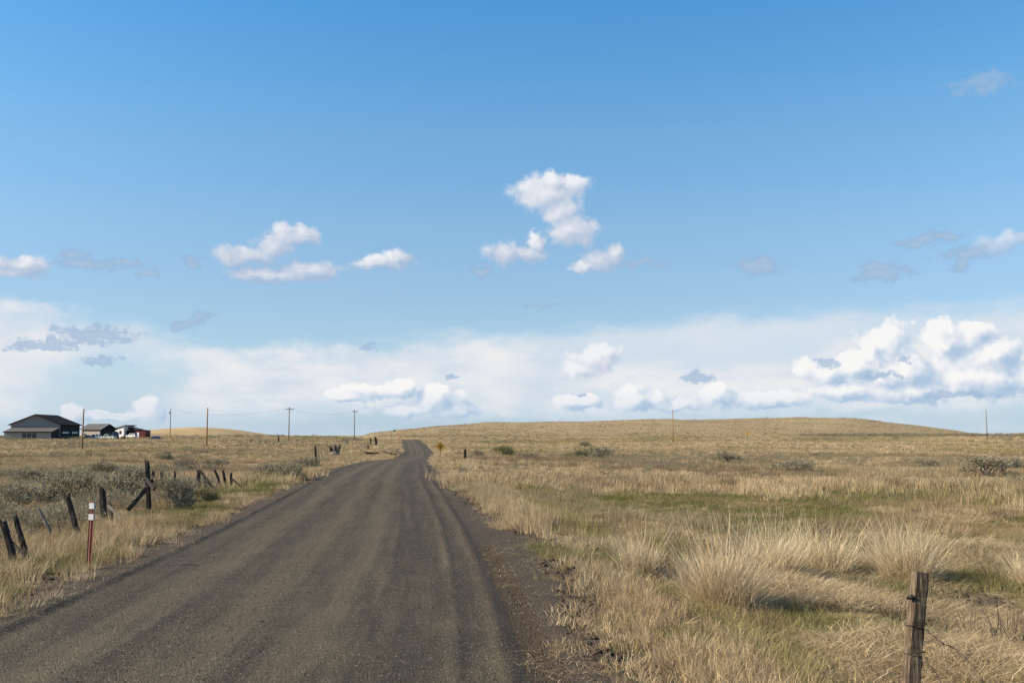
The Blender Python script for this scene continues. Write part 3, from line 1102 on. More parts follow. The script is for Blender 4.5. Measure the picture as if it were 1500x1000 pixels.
# far field
x, y = polar(90000, 180, 660, 0.6, 33)
cl = ss(0.3, 0.62, fbm(x / 14, y / 30, 77, 4))
gm = ss(0.5, 0.66, fbm(x / 30, y / 60, 78, 3)) * 0.4
plant('far_grass', 'tan and olive grass of the far field below the hill', x, y, veg_keep(x, y) * (0.2 + 0.8 * cl), 0.6, 1.2, far_c, 4, gm, 0.1)
# hill
x, y = polar(90000, 640, 1050, 1.5, 31)
cl = 0.25 + 0.75 * ss(0.3, 0.65, fbm(x / 12, y / 40, 79, 3))
plant('hill_grass', 'bunchgrass speckling the long low hill on the horizon', x, y, cl * (x > -150 * y / 950), 0.7, 1.5, hill_c, 3, 0.15 * np.ones(len(x)), 0.1)
# brown scrub
x, y = polar(52000, 12, 230, 0.7, 34)
e, off = inside(x, y)
k = ss(0.5, 0.66, fbm(x / 5, y / 6, 81, 4)) * (np.abs(off) > 5.5)
k = np.maximum(k * (y < 60), 0.75 * ss(0.47, 0.6, fbm(x / 14, y / 12, 86, 4)) * (y > 45) * (np.abs(off) > 6))
k = k * (1 - 0.97 * ((off > 0) * (1 - ss(20, 30, y))))
k = k * (1 - 0.9 * green_mask(x, y)) * (1 - 0.8 * (off > 0) * np.exp(-(np.abs(y - 36) / 14.0) ** 4))
plant('brown_scrub', 'low dark brown weeds dotted through the field', x, y, k, 0.7, 2.0, scrub_c, 4, None, 0.1)


def pebble(seed):
    r = random.Random(seed)
    bm = bmesh.new()
    bmesh.ops.create_icosphere(bm, subdivisions=1, radius=1)
    for v in bm.verts:
        v.co *= r.uniform(0.75, 1.15)
        v.co.z *= 0.65
    me = bpy.data.meshes.new('pebble')
    bm.to_mesh(me)
    bm.free()
    return me


peb = [pebble(i) for i in range(4)]
for me in peb:
    me.materials.append(M_STONE)
peb_c = proto_collection('pebble', peb)
n = 60000
u = RNG.uniform(0, 1, n)
y = 5.5 * (45 / 5.5) ** u
x = road_x(y) + RNG.uniform(-3.6, 4.4, n)
e, off = inside(x, y)
dens = 0.35 + 0.65 * ss(0.4, 0.65, fbm(off * 2.2, y / 9, 82, 3))
dens = np.maximum(dens, np.exp(-((np.abs(off) - 2.75) / 0.3) ** 2))
mk = (e > 0.02) & (RNG.uniform(0, 1, n) < dens)
x, y = x[mk], y[mk]
n = len(x)
sz = 0.0035 + 0.0075 * RNG.uniform(0, 1, n) ** 3
sz = sz * (1 + 0.012 * y)
big = RNG.uniform(0, 1, n) > 0.997
sz = np.where(big, sz * 1.8, sz)
scatter('gravel', 'loose dark gravel strewn over the road surface', np.stack([x, y, road_top(x, y) + sz * 0.25], 1), np.stack([sz] * 3, 1), RNG.integers(0, 4, n), np.zeros(n),
        np.stack([RNG.uniform(-.4, .4, n), RNG.uniform(-.4, .4, n), RNG.uniform(0, 6.28, n)], 1), peb_c)
clods = [pebble(20 + i) for i in range(4)]
for me in clods:
    me.materials.append(M_CLOD)
clod_c = proto_collection('clod', clods)
x, y = polar(60000, 5.5, 45, 0.9)
sm = soil_shade_mask(x, y)
e, off = inside(x, y)
k = ss(0.25, 0.8, sm) * (e < 0.2)
mk = RNG.uniform(0, 1, len(x)) < k
x, y = x[mk], y[mk]
n = len(x)
sz = 0.012 + 0.05 * RNG.uniform(0, 1, n) ** 4
scatter('earth_clods', 'dark crumbled earth along the ditch and road edge', np.stack([x, y, ground_z(x, y) + sz * 0.2], 1), np.stack([sz] * 3, 1), RNG.integers(0, 4, n), np.zeros(n),
        np.stack([RNG.uniform(-.6, .6, n), RNG.uniform(-.6, .6, n), RNG.uniform(0, 6.28, n)], 1), clod_c)

# ------------------------------------------------------------------ tall bunchgrass tussocks
TUS = [  # px, py of base, width px, height px, blades, label
    (938, 842, 100, 82, 1000, 'leftmost tall straw tussock, rounded, above the dark ditch'),
    (1062, 893, 150, 140, 1900, 'foremost tussock, large and splayed, standing in flattened straw'),
    (1138, 842, 110, 92, 1200, 'grey-tan tussock just behind and right of the foremost one'),
    (1205, 838, 130, 88, 1200, 'wide tussock with a dark shadow at its foot, middle of the row'),
    (1332, 852, 110, 112, 1300, 'tall upright tussock right behind the near wooden fence post'),
    (1285, 836, 70, 60, 500, 'small low tussock wedged left of the one behind the near post'),
    (1508, 858, 80, 62, 500, 'thin pale tussock cut by the right edge of the picture'),
]
for i, (px, py, wp, hp, nb, lab) in enumerate(TUS):
    b = hit(px, py)
    k = b.y / FPX
    h = hp * k * 1.12
    sp = wp * k * 0.235
    nb = int(nb * 1.25)
    t = thing('bunchgrass_tussock', lab, 'grass tussock', b, 0, 'tall straw tussocks beyond the ditch')
    parts = []
    rt = random.Random(900 + i)
    ncl = 7
    for q in range(ncl):
        a = 6.283 * q / ncl + rt.uniform(-.4, .4)
        d = sp * rt.uniform(0.35, 1.0) if q else 0
        me_ = blades('outer_blades', nb // ncl, sp * 0.55, h * 0.25, h * rt.uniform(0.62, 1.0), 0.009, 0.9, M_TUSSOCK, 5, 300 + i * 20 + q, droop=0.3, curl=1.35,
                     wind=(math.cos(a) * rt.uniform(.05, .4), math.sin(a) * rt.uniform(.05, .4)), mess=0.05)
        parts.append((me_, d * math.cos(a), d * math.sin(a)))
    V, F, T = [], [], []
    for me_, ox, oy in parts:
        b_ = len(V)
        V += [(v.co.x + ox, v.co.y + oy, v.co.z) for v in me_.vertices]
        F += [tuple(b_ + k_ for k_ in p.vertices) for p in me_.polygons]
        tv = np.empty(len(me_.vertices), np.float32)
        me_.attributes['tone'].data.foreach_get('value', tv)
        T += list(tv)
        bpy.data.meshes.remove(me_)
    link('outer_blades', mesh_np('outer_blades', V, F, M_TUSSOCK, T), t, (0, 0, -0.03))
    link('seed_stalks', blades('seed_stalks', nb // 14, sp, h * 0.75, h * 1.16, 0.009, 0.9, M_TUSSOCK, 5, 330 + i, droop=0.1, curl=1.15, mess=0.025, core=0.4), t, (0, 0, -0.03))
    link('basal_thatch', blades('basal_thatch', nb // 2, sp * 1.5, h * 0.2, h * 0.55, 0.009, 1.0, M_TUSSOCK, 3, 360 + i, droop=0.6, lay=0.9, mess=0.06), t, (0, 0, -0.03))

# ------------------------------------------------------------------ sagebrush


def sage_mesh(seed, m, n=2200, rag=0.5):
    r = np.random.default_rng(seed)
    lob = [(0, 0, 0.34, 0.38)]
    for i in range(6):
        a = r.uniform(0, 6.283)
        d = r.uniform(0.16, 0.34)
        lob.append((d * math.cos(a), d * math.sin(a), r.uniform(0.10, 0.50), r.uniform(0.15, 0.27)))
    V = []
    F = []
    T = []
    sprig_n = n // 10
    for i in range(sprig_n):
        lx, ly, lz, lr = lob[r.integers(0, len(lob))]
        v = r.normal(0, 1, 3)
        v[2] = abs(v[2]) * 0.95 - 0.3
        v /= np.linalg.norm(v)
        q = lr * (r.uniform(0.35, 1.0) ** 0.5) * (1 + r.normal(0, 0.13))
        c = np.array([lx, ly, lz]) + v * q * np.array([1, 1, 0.95])
        if c[2] < 0.03:
            continue
        up = v * 0.6 + np.array([0, 0, 0.9]) + r.normal(0, rag * 0.4, 3)
        up /= np.linalg.norm(up)
        tone0 = np.clip(r.normal(0.5, 0.2), 0, 1)
        Ls = r.uniform(0.12, 0.26)
        for j in range(10):
            p = c + up * Ls * (j / 10 - 0.4) + r.normal(0, 0.009, 3)
            ld = up + r.normal(0, 0.38, 3)
            ld /= np.linalg.norm(ld)
            sd_ = np.cross(ld, r.normal(0, 1, 3))
            sd_ /= np.linalg.norm(sd_)
            l_, w_ = r.uniform(0.035, 0.065), r.uniform(0.006, 0.011)
            b = len(V)
            V += [tuple(p - sd_ * w_ * 0.4), tuple(p + ld * l_ * 0.6 - sd_ * w_), tuple(p + ld * l_), tuple(p + ld * l_ * 0.6 + sd_ * w_)]
            F.append((b, b + 1, b + 2, b + 3))
            T += [float(np.clip(tone0 + 0.045 * (j - 5) + r.normal(0, .1), 0, 1))] * 4
    return mesh_np('sage_foliage', V, F, m, T)


def stems_mesh(seed):
    r = random.Random(seed)
    mb = MB()
    for i in range(11):
        a = r.uniform(0, 6.28)
        d = r.uniform(0.1, 0.42)
        h = r.uniform(0.3, 0.7)
        p1 = Vector((d * math.cos(a) * .4, d * math.sin(a) * .4, h * .45))
        p2 = Vector((d * math.cos(a) + r.uniform(-.05, .05), d * math.sin(a) + r.uniform(-.05, .05), h))
        mb.tube([(r.uniform(-.03, .03), r.uniform(-.03, .03), -0.03), p1, p2], [0.016, 0.011, 0.004], 5, False)
        for q in range(2):
            e2 = p1.lerp(p2, r.uniform(.2, .7)) + Vector((r.uniform(-.15, .15), r.uniform(-.15, .15), r.uniform(.05, .18)))
            mb.tube([p1.lerp(p2, .1 * q), e2], [0.006, 0.003], 4, False)
    return mesh_np('sage_stems', mb.v, mb.f, M_WOOD_GREY)


SAGE = [sage_mesh(400 + i, M_SAGE, 3600) for i in range(4)]
SAGE_G = [sage_mesh(420 + i, M_SAGE_GREEN, 3600) for i in range(2)]
STEMS = [stems_mesh(440 + i) for i in range(4)]
SAGE_FAR = [sage_mesh(460 + i, M_SAGE, 900) for i in range(3)]
rs = random.Random(5)


def sage(b, wid, hgt, lab, group=None, green=False, far=False, name='sagebrush'):
    rz = rs.uniform(0, 6.28)
    if far:
        o = link(name, rs.choice(SAGE_FAR), None, b)
        o.rotation_euler = (0, 0, rz)
        o.scale = (wid, wid, hgt * 1.25)
        return tag(o, lab, 'shrub', group)
    t = thing(name, lab, 'shrub', b, rz, group)
    t.scale = (wid, wid, hgt * 1.25)
    i = rs.randrange(4)
    link('foliage', SAGE_G[i % 2] if green else SAGE[i], t)
    link('stems', STEMS[i], t)
    return t


SB = [  # px, py, width px, height px, green, label
    (22, 748, 62, 38, 0, 'rounded grey-green sagebrush at the left edge above the leaning posts'),
    (72, 740, 60, 40, 0, 'sagebrush beside the leftmost rounded one, behind the thin leaning post'),
    (120, 735, 62, 44, 0, 'leafy sagebrush behind the tall post that leans right of the brown marker'),
    (176, 738, 60, 42, 0, 'sagebrush between the marker\'s braced post and the broken tall post'),
    (196, 720, 56, 34, 0, 'sagebrush right behind the tallest broken post'),
    (250, 741, 60, 40, 0, 'dark-based sagebrush right of the fallen diagonal log'),
    (262, 748, 40, 44, 0, 'silvery sagebrush left of the V-shaped braces'),
    (262, 722, 40, 22, 0, 'sagebrush below the row of three short stubs'),
    (215, 760, 44, 13, 1, 'low green-grey sagebrush at the verge under the diagonal log'),
    (300, 738, 40, 22, 1, 'small green bush at the foot of the V-shaped braces'),
    (45, 712, 60, 24, 0, 'low sagebrush far back at the left edge, above the rounded one'),
    (150, 700, 50, 22, 0, 'pale sagebrush in the straw behind the braced marker post'),
    (100, 712, 50, 24, 0, 'sagebrush in the straw left of the braced marker post'),
    (238, 676, 26, 16, 0, 'small round sagebrush above the tallest broken post'),
    (268, 692, 34, 20, 0, 'sagebrush behind the three short stubs'),
    (318, 688, 44, 16, 0, 'wide sagebrush behind the row of leaning stakes'),
    (395, 702, 56, 22, 0, 'big grey sagebrush at the roadside, left half of the pair before the bend'),
    (425, 704, 40, 24, 0, 'big dark sagebrush at the roadside, right half of the pair before the bend'),
    (452, 688, 34, 18, 0, 'dark sagebrush just left of the lone thin post'),
    (1163, 692, 66, 17, 0, 'wide grey sagebrush alone in the right field'),
    (1446, 698, 72, 28, 0, 'largest grey sagebrush near the right edge of the right field'),
    (1486, 692, 44, 22, 0, 'sagebrush touching the right edge beside the largest grey one'),
    (1358, 687, 36, 15, 0, 'small dark sagebrush left of the largest grey one'),
    (1066, 677, 42, 15, 0, 'rounded dark green sagebrush in the middle of the right field'),
    (855, 672, 52, 15, 1, 'olive green shrub clump in the right field, left half'),
    (880, 673, 40, 18, 0, 'grey shrub clump in the right field, right of the olive one'),
    (858, 655, 20, 9, 0, 'small dark shrub behind the olive green clump'),
    (738, 670, 34, 16, 1, 'green shrub right of the lone post by the yellow sign'),
    (700, 670, 22, 11, 0, 'low shrub touching the lone post by the yellow sign'),
    (772, 673, 36, 10, 0, 'flat shrub between the lone post and the olive clump'),
    (680, 696, 24, 10, 0, 'small sagebrush in straw beside the road before the yellow sign'),
    (722, 704, 34, 12, 0, 'grey sagebrush above the upper fallen log'),
]
for px, py, wp, hp, gr, lab in SB:
    b = hit(px, py)
    k = b.y / FPX
    sage(b, wp * k * 1.12, hp * k * 1.2, lab, 'sagebrush one can tell apart', bool(gr))
for px, py, wp, hp, lab in ((272, 773, 38, 11, 'dark brown dead weed heap at the left gravel edge, below the V-braced post'),
                            (1100, 968, 60, 16, 'dark dead weed clump low in the straw left of the near post'),
                            (905, 690, 30, 8, 'small brown dead weed clump in the straw right of the upper log')):
    b = hit(px, py)
    k = b.y / FPX
    o = link('dead_weed', blades('dead_weed', 260, wp * k * .3, hp * k * .6, hp * k * 1.5, .008, 1.1, M_SCRUB, 3, int(px), curl=1.1, mess=.1), None, b)
    tag(o, lab, 'dead weed')
# further sagebrush dotted over both fields, each named by the landmark it stands nearest to in view
LAND = [(249, 636, 'transformer pole'), (303, 655, 'plain pole before the golden hill'), (423, 647, 'nearest cross-armed pole'), (519, 642, 'cross-armed pole at the hill foot'),
        (986, 648, 'brown hill-front pole'), (1446, 641, 'thin pole at far right'), (645, 660, 'yellow sign by the bend'), (1095, 638, 'tiny far yellow sign'),
        (490, 665, 'spiky grey stump'), (463, 683, 'splintered thin post'), (1163, 692, 'wide grey sagebrush'), (1446, 698, 'largest grey sagebrush'),
        (1066, 677, 'rounded dark green sagebrush'), (862, 672, 'olive green clump'), (410, 703, 'roadside sagebrush pair'), (50, 642, 'grey shop'), (121, 665, 'warm brown service pole'), (773, 712, 'upper fallen log')]


def to_px(p):
    f = p.y * math.cos(PITCH) + (p.z - CAMZ) * math.sin(PITCH)
    u = -p.y * math.sin(PITCH) + (p.z - CAMZ) * math.cos(PITCH)
    return 750 + FPX * p.x / f, 500 - FPX * u / f


spots = []
tries = 0
while len(spots) < 60 and tries < 4000:
    tries += 1
    D = 55 * (330 / 55) ** rs.random()
    a = R(rs.uniform(-29, 29))
    x, y = D * math.sin(a), D * math.cos(a)
    off = x - float(road_x(y))
    if abs(off) < 8 or float(fbm(np.array([x / 30]), np.array([y / 40]), 91, 3)[0]) < 0.5:
        continue
    p = Vector((x, y, gz(x, y) - .02))
    u, v = to_px(p)
    near = min(LAND, key=lambda q: (q[0] - u) ** 2 + ((q[1] - v) * 2.5) ** 2)
    dist = math.hypot(near[0] - u, near[1] - v)
    sd_ = 'left' if u < near[0] else 'right'
    dr = ('in front and %s of' if v > near[1] + 2 else 'behind and %s of' if v < near[1] - 2 else '%s of') % sd_
    spots.append((p, near[2], dr, dist))
RANK = ('nearest', 'second', 'third', 'fourth', 'fifth', 'sixth', 'seventh', 'eighth', 'ninth', 'tenth', 'eleventh', 'twelfth')
for p, ln, dr, dist in spots:
    k = sorted(q[3] for q in spots if q[1] == ln and q[2] == dr).index(dist)
    sage(p, rs.uniform(0.8, 1.9), rs.uniform(0.35, 0.75), '%s small sagebrush %s the %s' % (RANK[min(k, 11)], dr, ln), 'small sagebrush dotted over the fields', far=True)
# scrub line at the foot of the hill and the field's skyline
xs, ys = polar(6000, 300, 720, 0.6, 31)
e, off = inside(xs, ys)
xs = np.concatenate([xs, RNG.uniform(165, 330, 900)])
ys = np.concatenate([ys, RNG.normal(560, 7, 900)])
e, off = inside(xs, ys)
k = ss(0.58, 0.7, fbm(xs / 26, ys / 18, 92, 4)) * (np.abs(off) > 12) + 1.0 * np.exp(-((ys - 560) / 16) ** 2) * ss(150, 185, xs)
sfar_c = proto_collection('scrub_clump', SAGE_FAR)
plant('distant_scrub', 'dark line of far sagebrush under the hill and along the skyline', xs, ys, k, 1.5, 3.2, sfar_c, 3, None, 0.05, hs=np.where(xs > 140, 1.0, 0.55))
xs, ys = polar(30000, 20, 330, 0.55, 33)
e, off = inside(xs, ys)
k = ss(0.52, 0.66, fbm(xs / 15, ys / 22, 93, 4)) * (np.abs(off) > 6.5)
k = k * np.where(off < 0, 0.7, 0.3 * ss(45, 60, ys))
k = np.maximum(k * np.where((ys < 60) & (off < 0), 0.4, 1), 0.16 * ss(0.46, 0.6, fbm(xs / 4, ys / 5, 94, 3)) * ss(-34, -26, off) * (1 - ss(-13, -11, off)) * (1 - ss(48, 62, ys)))
plant('low_brush', 'low grey-green brush growing thinly through the straw of both fields', xs, ys, k, 0.5, 1.25, sfar_c, 3, None, 0.05, hs=np.full(len(xs), 0.8))
for px, D, s, lab in ((680, 930, 2.4, 'tiny dark bush on the left shoulder of the long hill'), (960, 945, 2.0, 'tiny bush on the hill crest left of the hill-front pole'),
                      (1018, 948, 2.2, 'tiny bush on the hill crest right of the hill-front pole'), (1124, 950, 3.0, 'dark bush on the very top of the long hill'),
                      (352, 380, 4.0, 'broad dark shrub far off below the golden hill')):
    p = on_ground(px, D)
    sage(p, s, s * 0.6, lab, None, far=True)

# ------------------------------------------------------------------ roadside marker
b = hit(130, 834)
k = b.y / FPX
t = thing('delineator_post', 'brown plastic road marker with two white reflective bands on the left verge', 'road marker', b, R(-20))
H = 96 * k
mb = MB()
mb.prism([(-.048, -.006), (-.030, .004), (-.010, -.002), (0, -.012), (.010, -.002), (.030, .004), (.048, -.006), (.040, .012), (-.040, .012)], 0, 1, 'y')
mb.v = [(vx, vz, -0.05 + vy * (H + .05)) for vx, vy, vz in mb.v]
mb.build('post', M_BROWN_PLASTIC, t)
MB().box(-.049, .049, -.0165, .0142, H - .002, H + .012).build('cap', M_BROWN_PLASTIC, t)
for z0 in (H - .105, H - .285):
    MB().box(-.050, .050, -.018, .016, z0, z0 + .095).build('reflective_band', M_REFLECT, t)
t.rotation_euler = (0, R(1.2), R(-20))

# ------------------------------------------------------------------ wooden posts


def post_between(px0, py0, px1, py1, D=None):
    """base (ground) and top of a post seen at these pixels"""
    b = hit(px0, py0) if D is None else on_ground(px0, D)
    tp = at(px1, py1, b.y)
    return b, tp - b


def old_post(name, label, px0, py0, px1, py1, wp, m=M_WOOD_DARK, seed=0, braces=(), cat='fence post', group='old leaning fence posts', D=None, top='split', dp=None, taper=0.85):
    b, v = post_between(px0, py0, px1, py1, D)
    k = b.y / FPX
    v = v + Vector((0, random.Random(seed).uniform(-.06, .06) * v.length, 0))
    if braces:
        t = thing(name, label, cat, b, 0, group)
        beam(Vector((0, 0, 0)) - v.normalized() * .15, v, wp * k, (dp or wp) * k, seed, top=top, taper=taper).build('post', m, t)
        for i, (ax, ay, bx, by, bw, bm_) in enumerate(braces):
            p0 = at(ax, ay, b.y - 0.10 * (i + 1)) - b
            p1 = at(bx, by, b.y - 0.10 * (i + 1) - 0.25) - b
            beam(p1, p0, bw * k, bw * k * 0.7, seed + 50 + i, top='flat').build('brace', bm_, t)
        return t
    o = beam(-v.normalized() * .15, v, wp * k, (dp or wp) * k, seed, top=top, taper=taper).build(name, m, None, b)
    return tag(o, label, cat, group)


old_post('fence_post', 'dark leaning post nearest the left edge, thickest of its pair', 21, 832, 5, 760, 9, seed=1)
old_post('fence_post', 'dark leaning post with a low brace, right one of the leftmost pair', 42, 823, 20, 757, 6.5, seed=2, braces=((15, 792, 37, 817, 5, M_WOOD_DARK),))
old_post('fence_post', 'slim grey post leaning left between the leftmost pair and the marker', 79, 791, 57, 745, 4.5, M_WOOD_GREY, seed=3)
old_post('fence_stake', 'short thin stick right of the slim grey leaning post', 91, 787, 84, 765, 2, M_WOOD_GREY, seed=4)
old_post('fence_post', 'tall dark post leaning left just left of the brown road marker', 116, 786, 98, 724, 6.5, seed=5)
old_post('fence_post', 'upright dark post right of the marker with a stub and a fallen plank', 154, 768, 149, 716, 8, seed=6,
         braces=((160, 737, 164, 766, 5, M_WOOD_DARK), (158, 740, 188, 771, 5, M_WOOD_GREY)))
old_post('fence_post', 'tallest broken post with a long diagonal log propped against it', 218, 752, 216, 674, 7, seed=7,
         braces=((224, 702, 187, 747, 6, M_WOOD_DARK), (214, 700, 226, 716, 5, M_WOOD_DARK)))
old_post('fence_stub', 'first short stub right of the tallest broken post', 226, 728, 225, 690, 4, seed=8)
old_post('fence_stub', 'second, slightly leaning short stub right of the tallest broken post', 240, 728, 237, 691, 5, seed=9)
old_post('fence_stub', 'third and smallest stub, half buried in sagebrush', 257, 728, 256, 690, 3, seed=10)
old_post('fence_post', 'post with two braces forming a V beside the green bush', 293, 723, 291, 687, 5, seed=11,
         braces=((293, 689, 317, 722, 4, M_WOOD_DARK), (299, 700, 305, 721, 3, M_WOOD_DARK)))
old_post('fence_stake', 'grey stake leaning against the left of the V-braced post', 286, 718, 288, 695, 2.5, M_WOOD_GREY, seed=12)
old_post('fence_post', 'first left-leaning stake right of the V-braced post', 325, 718, 315, 688, 3.6, M_WOOD_DARK, seed=13)
old_post('fence_post', 'second left-leaning stake right of the V-braced post', 333, 717, 327, 690, 4, seed=14)
old_post('fence_post', 'upright stake with a single brace falling to the right', 340, 717, 338, 693, 4, seed=15, braces=((340, 701, 356, 717, 3, M_WOOD_DARK),))
old_post('fence_stake', 'rust-coloured thin stake right of the single-braced one', 362, 717, 361, 703, 1.6, M_WOOD, seed=16)
old_post('fence_stake', 'thinnest stake at the right end of the leaning row', 373, 713, 373, 701, 1.4, M_WOOD, seed=17)
old_post('fence_post', 'lone thin post with a splintered frame leaning on its right', 463, 683, 462, 654, 3.2, seed=18,
         braces=((465, 656, 468, 676, 1.6, M_WOOD_GREY), (468, 658, 475, 674, 1.4, M_WOOD_GREY)), group=None)
old_post('fence_post', 'small dark post far off left of the cross-armed pole', 408, 649, 408, 639, 2.0, seed=19, group=None)
old_post('fence_post', 'thick dark post on the skyline side of the road, before the bend', 551, 653, 550, 642, 3.6, seed=20, group=None)
old_post('fence_post', 'thin post just left of the thick dark post before the bend', 543, 651, 543, 642, 1.8, seed=21, group=None)
old_post('fence_post', 'lone grey-black post in the right field by the low shrub', 681, 675, 681, 657, 4.2, seed=22, group=None)

# near right-hand post
tp = at(1348, 837, 7.4)
bt = at(1336, 1005, 7.4)
v = (tp - bt).normalized()
b0 = Vector((bt.x, bt.y, bt.z))
while b0.z > gz(b0.x, b0.y) - 0.02:
    b0 = b0 - v * 0.02
L = (tp - b0).length
kk = 7.4 / FPX
t = thing('wooden_post', 'square weathered brown fence post standing nearest, in the lower right corner', 'fence post', b0, 0)
rel = tp - b0
beam(-v * 0.2, rel, 24 * kk, 22 * kk, 77, rough=0.07, top='flat', taper=0.9, segs=26).build('post', M_WOOD, t)
kn = at(1331, 874, 7.36) - b0
mb = MB()
mb.tube([kn + Vector((0.03, 0, 0)), kn + Vector((-0.004, -.004, -.004)), kn + Vector((-0.02, -.012, -.006))], [0.02, 0.014, 0.004], 7)
mb.build('knot_stub', M_WOOD_DARK, t)


def wrap(z_px, name='wire_loop'):
    c = at(1341.5 + (915 - z_px) * 0.06, z_px, 7.4) - b0
    pts = []
    for i in range(25):
        a = i / 24 * 2 * math.pi
        ca, sa = math.cos(a), math.sin(a)
        q = (abs(ca) ** 6 + abs(sa) ** 6) ** (-1 / 6)
        pts.append(c + Vector((ca * q * 0.064, sa * q * 0.061, 0.013 * math.sin(a + 2.6))))
    MB().tube(pts, 0.0032, 5, False).build(name, M_WIRE, t)


wrap(914)
wrap(955)


def wire_px(pts, rad, label, barbs=True):
    P3 = [at(*p) for p in pts]
    # resample
    fine = []
    for i in range(len(P3) - 1):
        p0, p1, p2, p3 = P3[max(i - 1, 0)], P3[i], P3[i + 1], P3[min(i + 2, len(P3) - 1)]
        for s in range(10):
            u = s / 10
            fine.append(0.5 * ((2 * p1) + (p2 - p0) * u + (2 * p0 - 5 * p1 + 4 * p2 - p3) * u * u + (3 * p1 - p0 - 3 * p2 + p3) * u ** 3))
    fine.append(P3[-1])
    o = fine[0].copy()
    mb = MB()
    mb.tube([p - o for p in fine], rad, 5, False)
    if barbs:
        for i in range(6, len(fine) - 1, 7):
            p = fine[i] - o
            mb.tube([p + Vector((-.012, -.004, .02)), p + Vector((.012, .004, -.02))], 0.002, 4)
            mb.tube([p + Vector((.012, -.004, .016)), p + Vector((-.012, .004, -.016))], 0.002, 4)
    ob = mb.build('barbed_wire', M_WIRE, None, o)
    return tag(ob, label, 'barbed wire')


wire_px([(1352, 918, 7.34), (1366, 930, 7.3), (1381, 942, 7.25), (1396, 948, 7.3), (1415, 964, 7.2), (1432, 983, 7.1), (1446, 1012, 7.0)], 0.0032,
        'slack barbed wire drooping right from the upper loop of the near post')
wire_px([(1352, 957, 7.34), (1362, 974, 7.25), (1374, 990, 7.2), (1384, 1012, 7.1)], 0.0028, 'short wire end falling from the lower loop of the near post')

# ------------------------------------------------------------------ logs, stumps and debris


def log(px0, py0, px1, py1, wp, label, m, seed, cat='log', name='fallen_log'):
    a = hit(px0, py0)
    b = at(px1, py1, a.y)
    b.z = gz(b.x, b.y)
    k = a.y / FPX
    wdt = wp * k
    o = beam(Vector((0, 0, wdt * .35)), b - a + Vector((0, 0, wdt * .45)), wdt, wdt, seed, rough=0.2).build(name, m, None, a)
    return tag(o, label, cat)


log(758, 713, 788, 713, 5, 'short rust-brown log lying in grass, upper one of two right of the road', M_WOOD, 31)
log(803, 736, 842, 733, 4.5, 'thin dark plank lying in green grass, lower one of two right of the road', M_WOOD_DARK, 32)
log(535, 666, 556, 673, 5, 'charred log lying at the left roadside before the bend', M_WOOD_DARK, 33)
log(562, 664, 580, 663, 3.5, 'dark branch heap on the left bank right of the charred log', M_WOOD_DARK, 34)
log(500, 678, 516, 678, 2.5, 'flat board lying on the left gravel edge', M_WOOD_DARK, 35, 'board', 'board')


def stump(px, py, wp, hp, label, n, seed, D=None):
    r = random.Random(seed)
    b = hit(px, py) if D is None else on_ground(px, D)
    k = b.y / FPX
    t = thing('tree_stump', label, 'stump', b, 0)
    MB().tube([(0, 0, -0.1), (0, 0, hp * k * .25), (0.02, 0, hp * k * .45)], [wp * k * .36, wp * k * .3, wp * k * .2], 9).build('bole', M_WOOD_GREY, t)
    for i in range(n):
        a = r.uniform(0, 6.28)
        q = r.uniform(0.1, 0.5) * wp * k
        h = hp * k * r.uniform(.5, 1.05)
        beam(Vector((q * .3 * math.cos(a), q * .3 * math.sin(a), 0)), Vector((q * math.cos(a), q * .7 * math.sin(a), h)), wp * k * .16, wp * k * .12, seed + i, rough=.2, taper=.35, segs=5).build(
            'snag', M_WOOD_GREY if i % 2 else M_WOOD_DARK, t)


stump(490, 668, 24, 18, 'spiky grey uprooted stump on the left of the road before the bend', 12, 41)
stump(367, 649, 10, 7, 'small dark broken stump far off, left one of a pair', 5, 42)
stump(386, 649, 14, 5, 'low dark broken stump far off, right one of a pair', 6, 43)
stump(506, 649, 14, 7, 'dark debris heap near the far cross-armed pole', 7, 44)
stump(434, 648, 6, 6, 'tiny stump at the foot of the cross-armed pole', 4, 45)
# mailbox-like white drum beside a dark stump
b = hit(530, 658)
k = b.y / FPX
t = thing('mailbox', 'small white-ended dark box on a short post by the left roadside', 'mailbox', b, R(10))
MB().box(-.05, .05, -.05, .05, -.1, .62).build('post', M_WOOD_DARK, t)
prof_ = [(-.2, 0), (.2, 0), (.2, .2)] + [(.2 * math.cos(R(a)), .2 + .2 * math.sin(R(a))) for a in range(20, 180, 20)] + [(-.2, .2)]
mb = MB().prism(prof_, -.3, .3)
mb.v = [(x_0, y_0, z_0 + .62) for x_0, y_0, z_0 in mb.v]
mb.build('box', M_WALL_DARK, t)
mb = MB().prism([(p * .97, q * .97 + .005) for p, q in prof_], -.32, -.302)
mb.v = [(x_0, y_0, z_0 + .62) for x_0, y_0, z_0 in mb.v]
mb.build('lid', M_WHITE, t)
old_post('fence_stub', 'tiny dark stub right of the white-ended box', 539, 659, 539, 652, 2.2, seed=46, group=None)

# ------------------------------------------------------------------ signs


def diamond(cx, cz, s, y0, y1):
    mb = MB()
    c = s * 0.09
    poly = [(cx, cz - s), (cx + s, cz), (cx, cz + s), (cx - s, cz)]
    out = []
    for i in range(4):
        a, b_, d_ = Vector(poly[i - 1]), Vector(poly[i]), Vector(poly[(i + 1) % 4])
        out += [tuple(b_ + (a - b_).normalized() * c), tuple(b_ + (d_ - b_).normalized() * c)]
    return mb.prism(out, y0, y1)


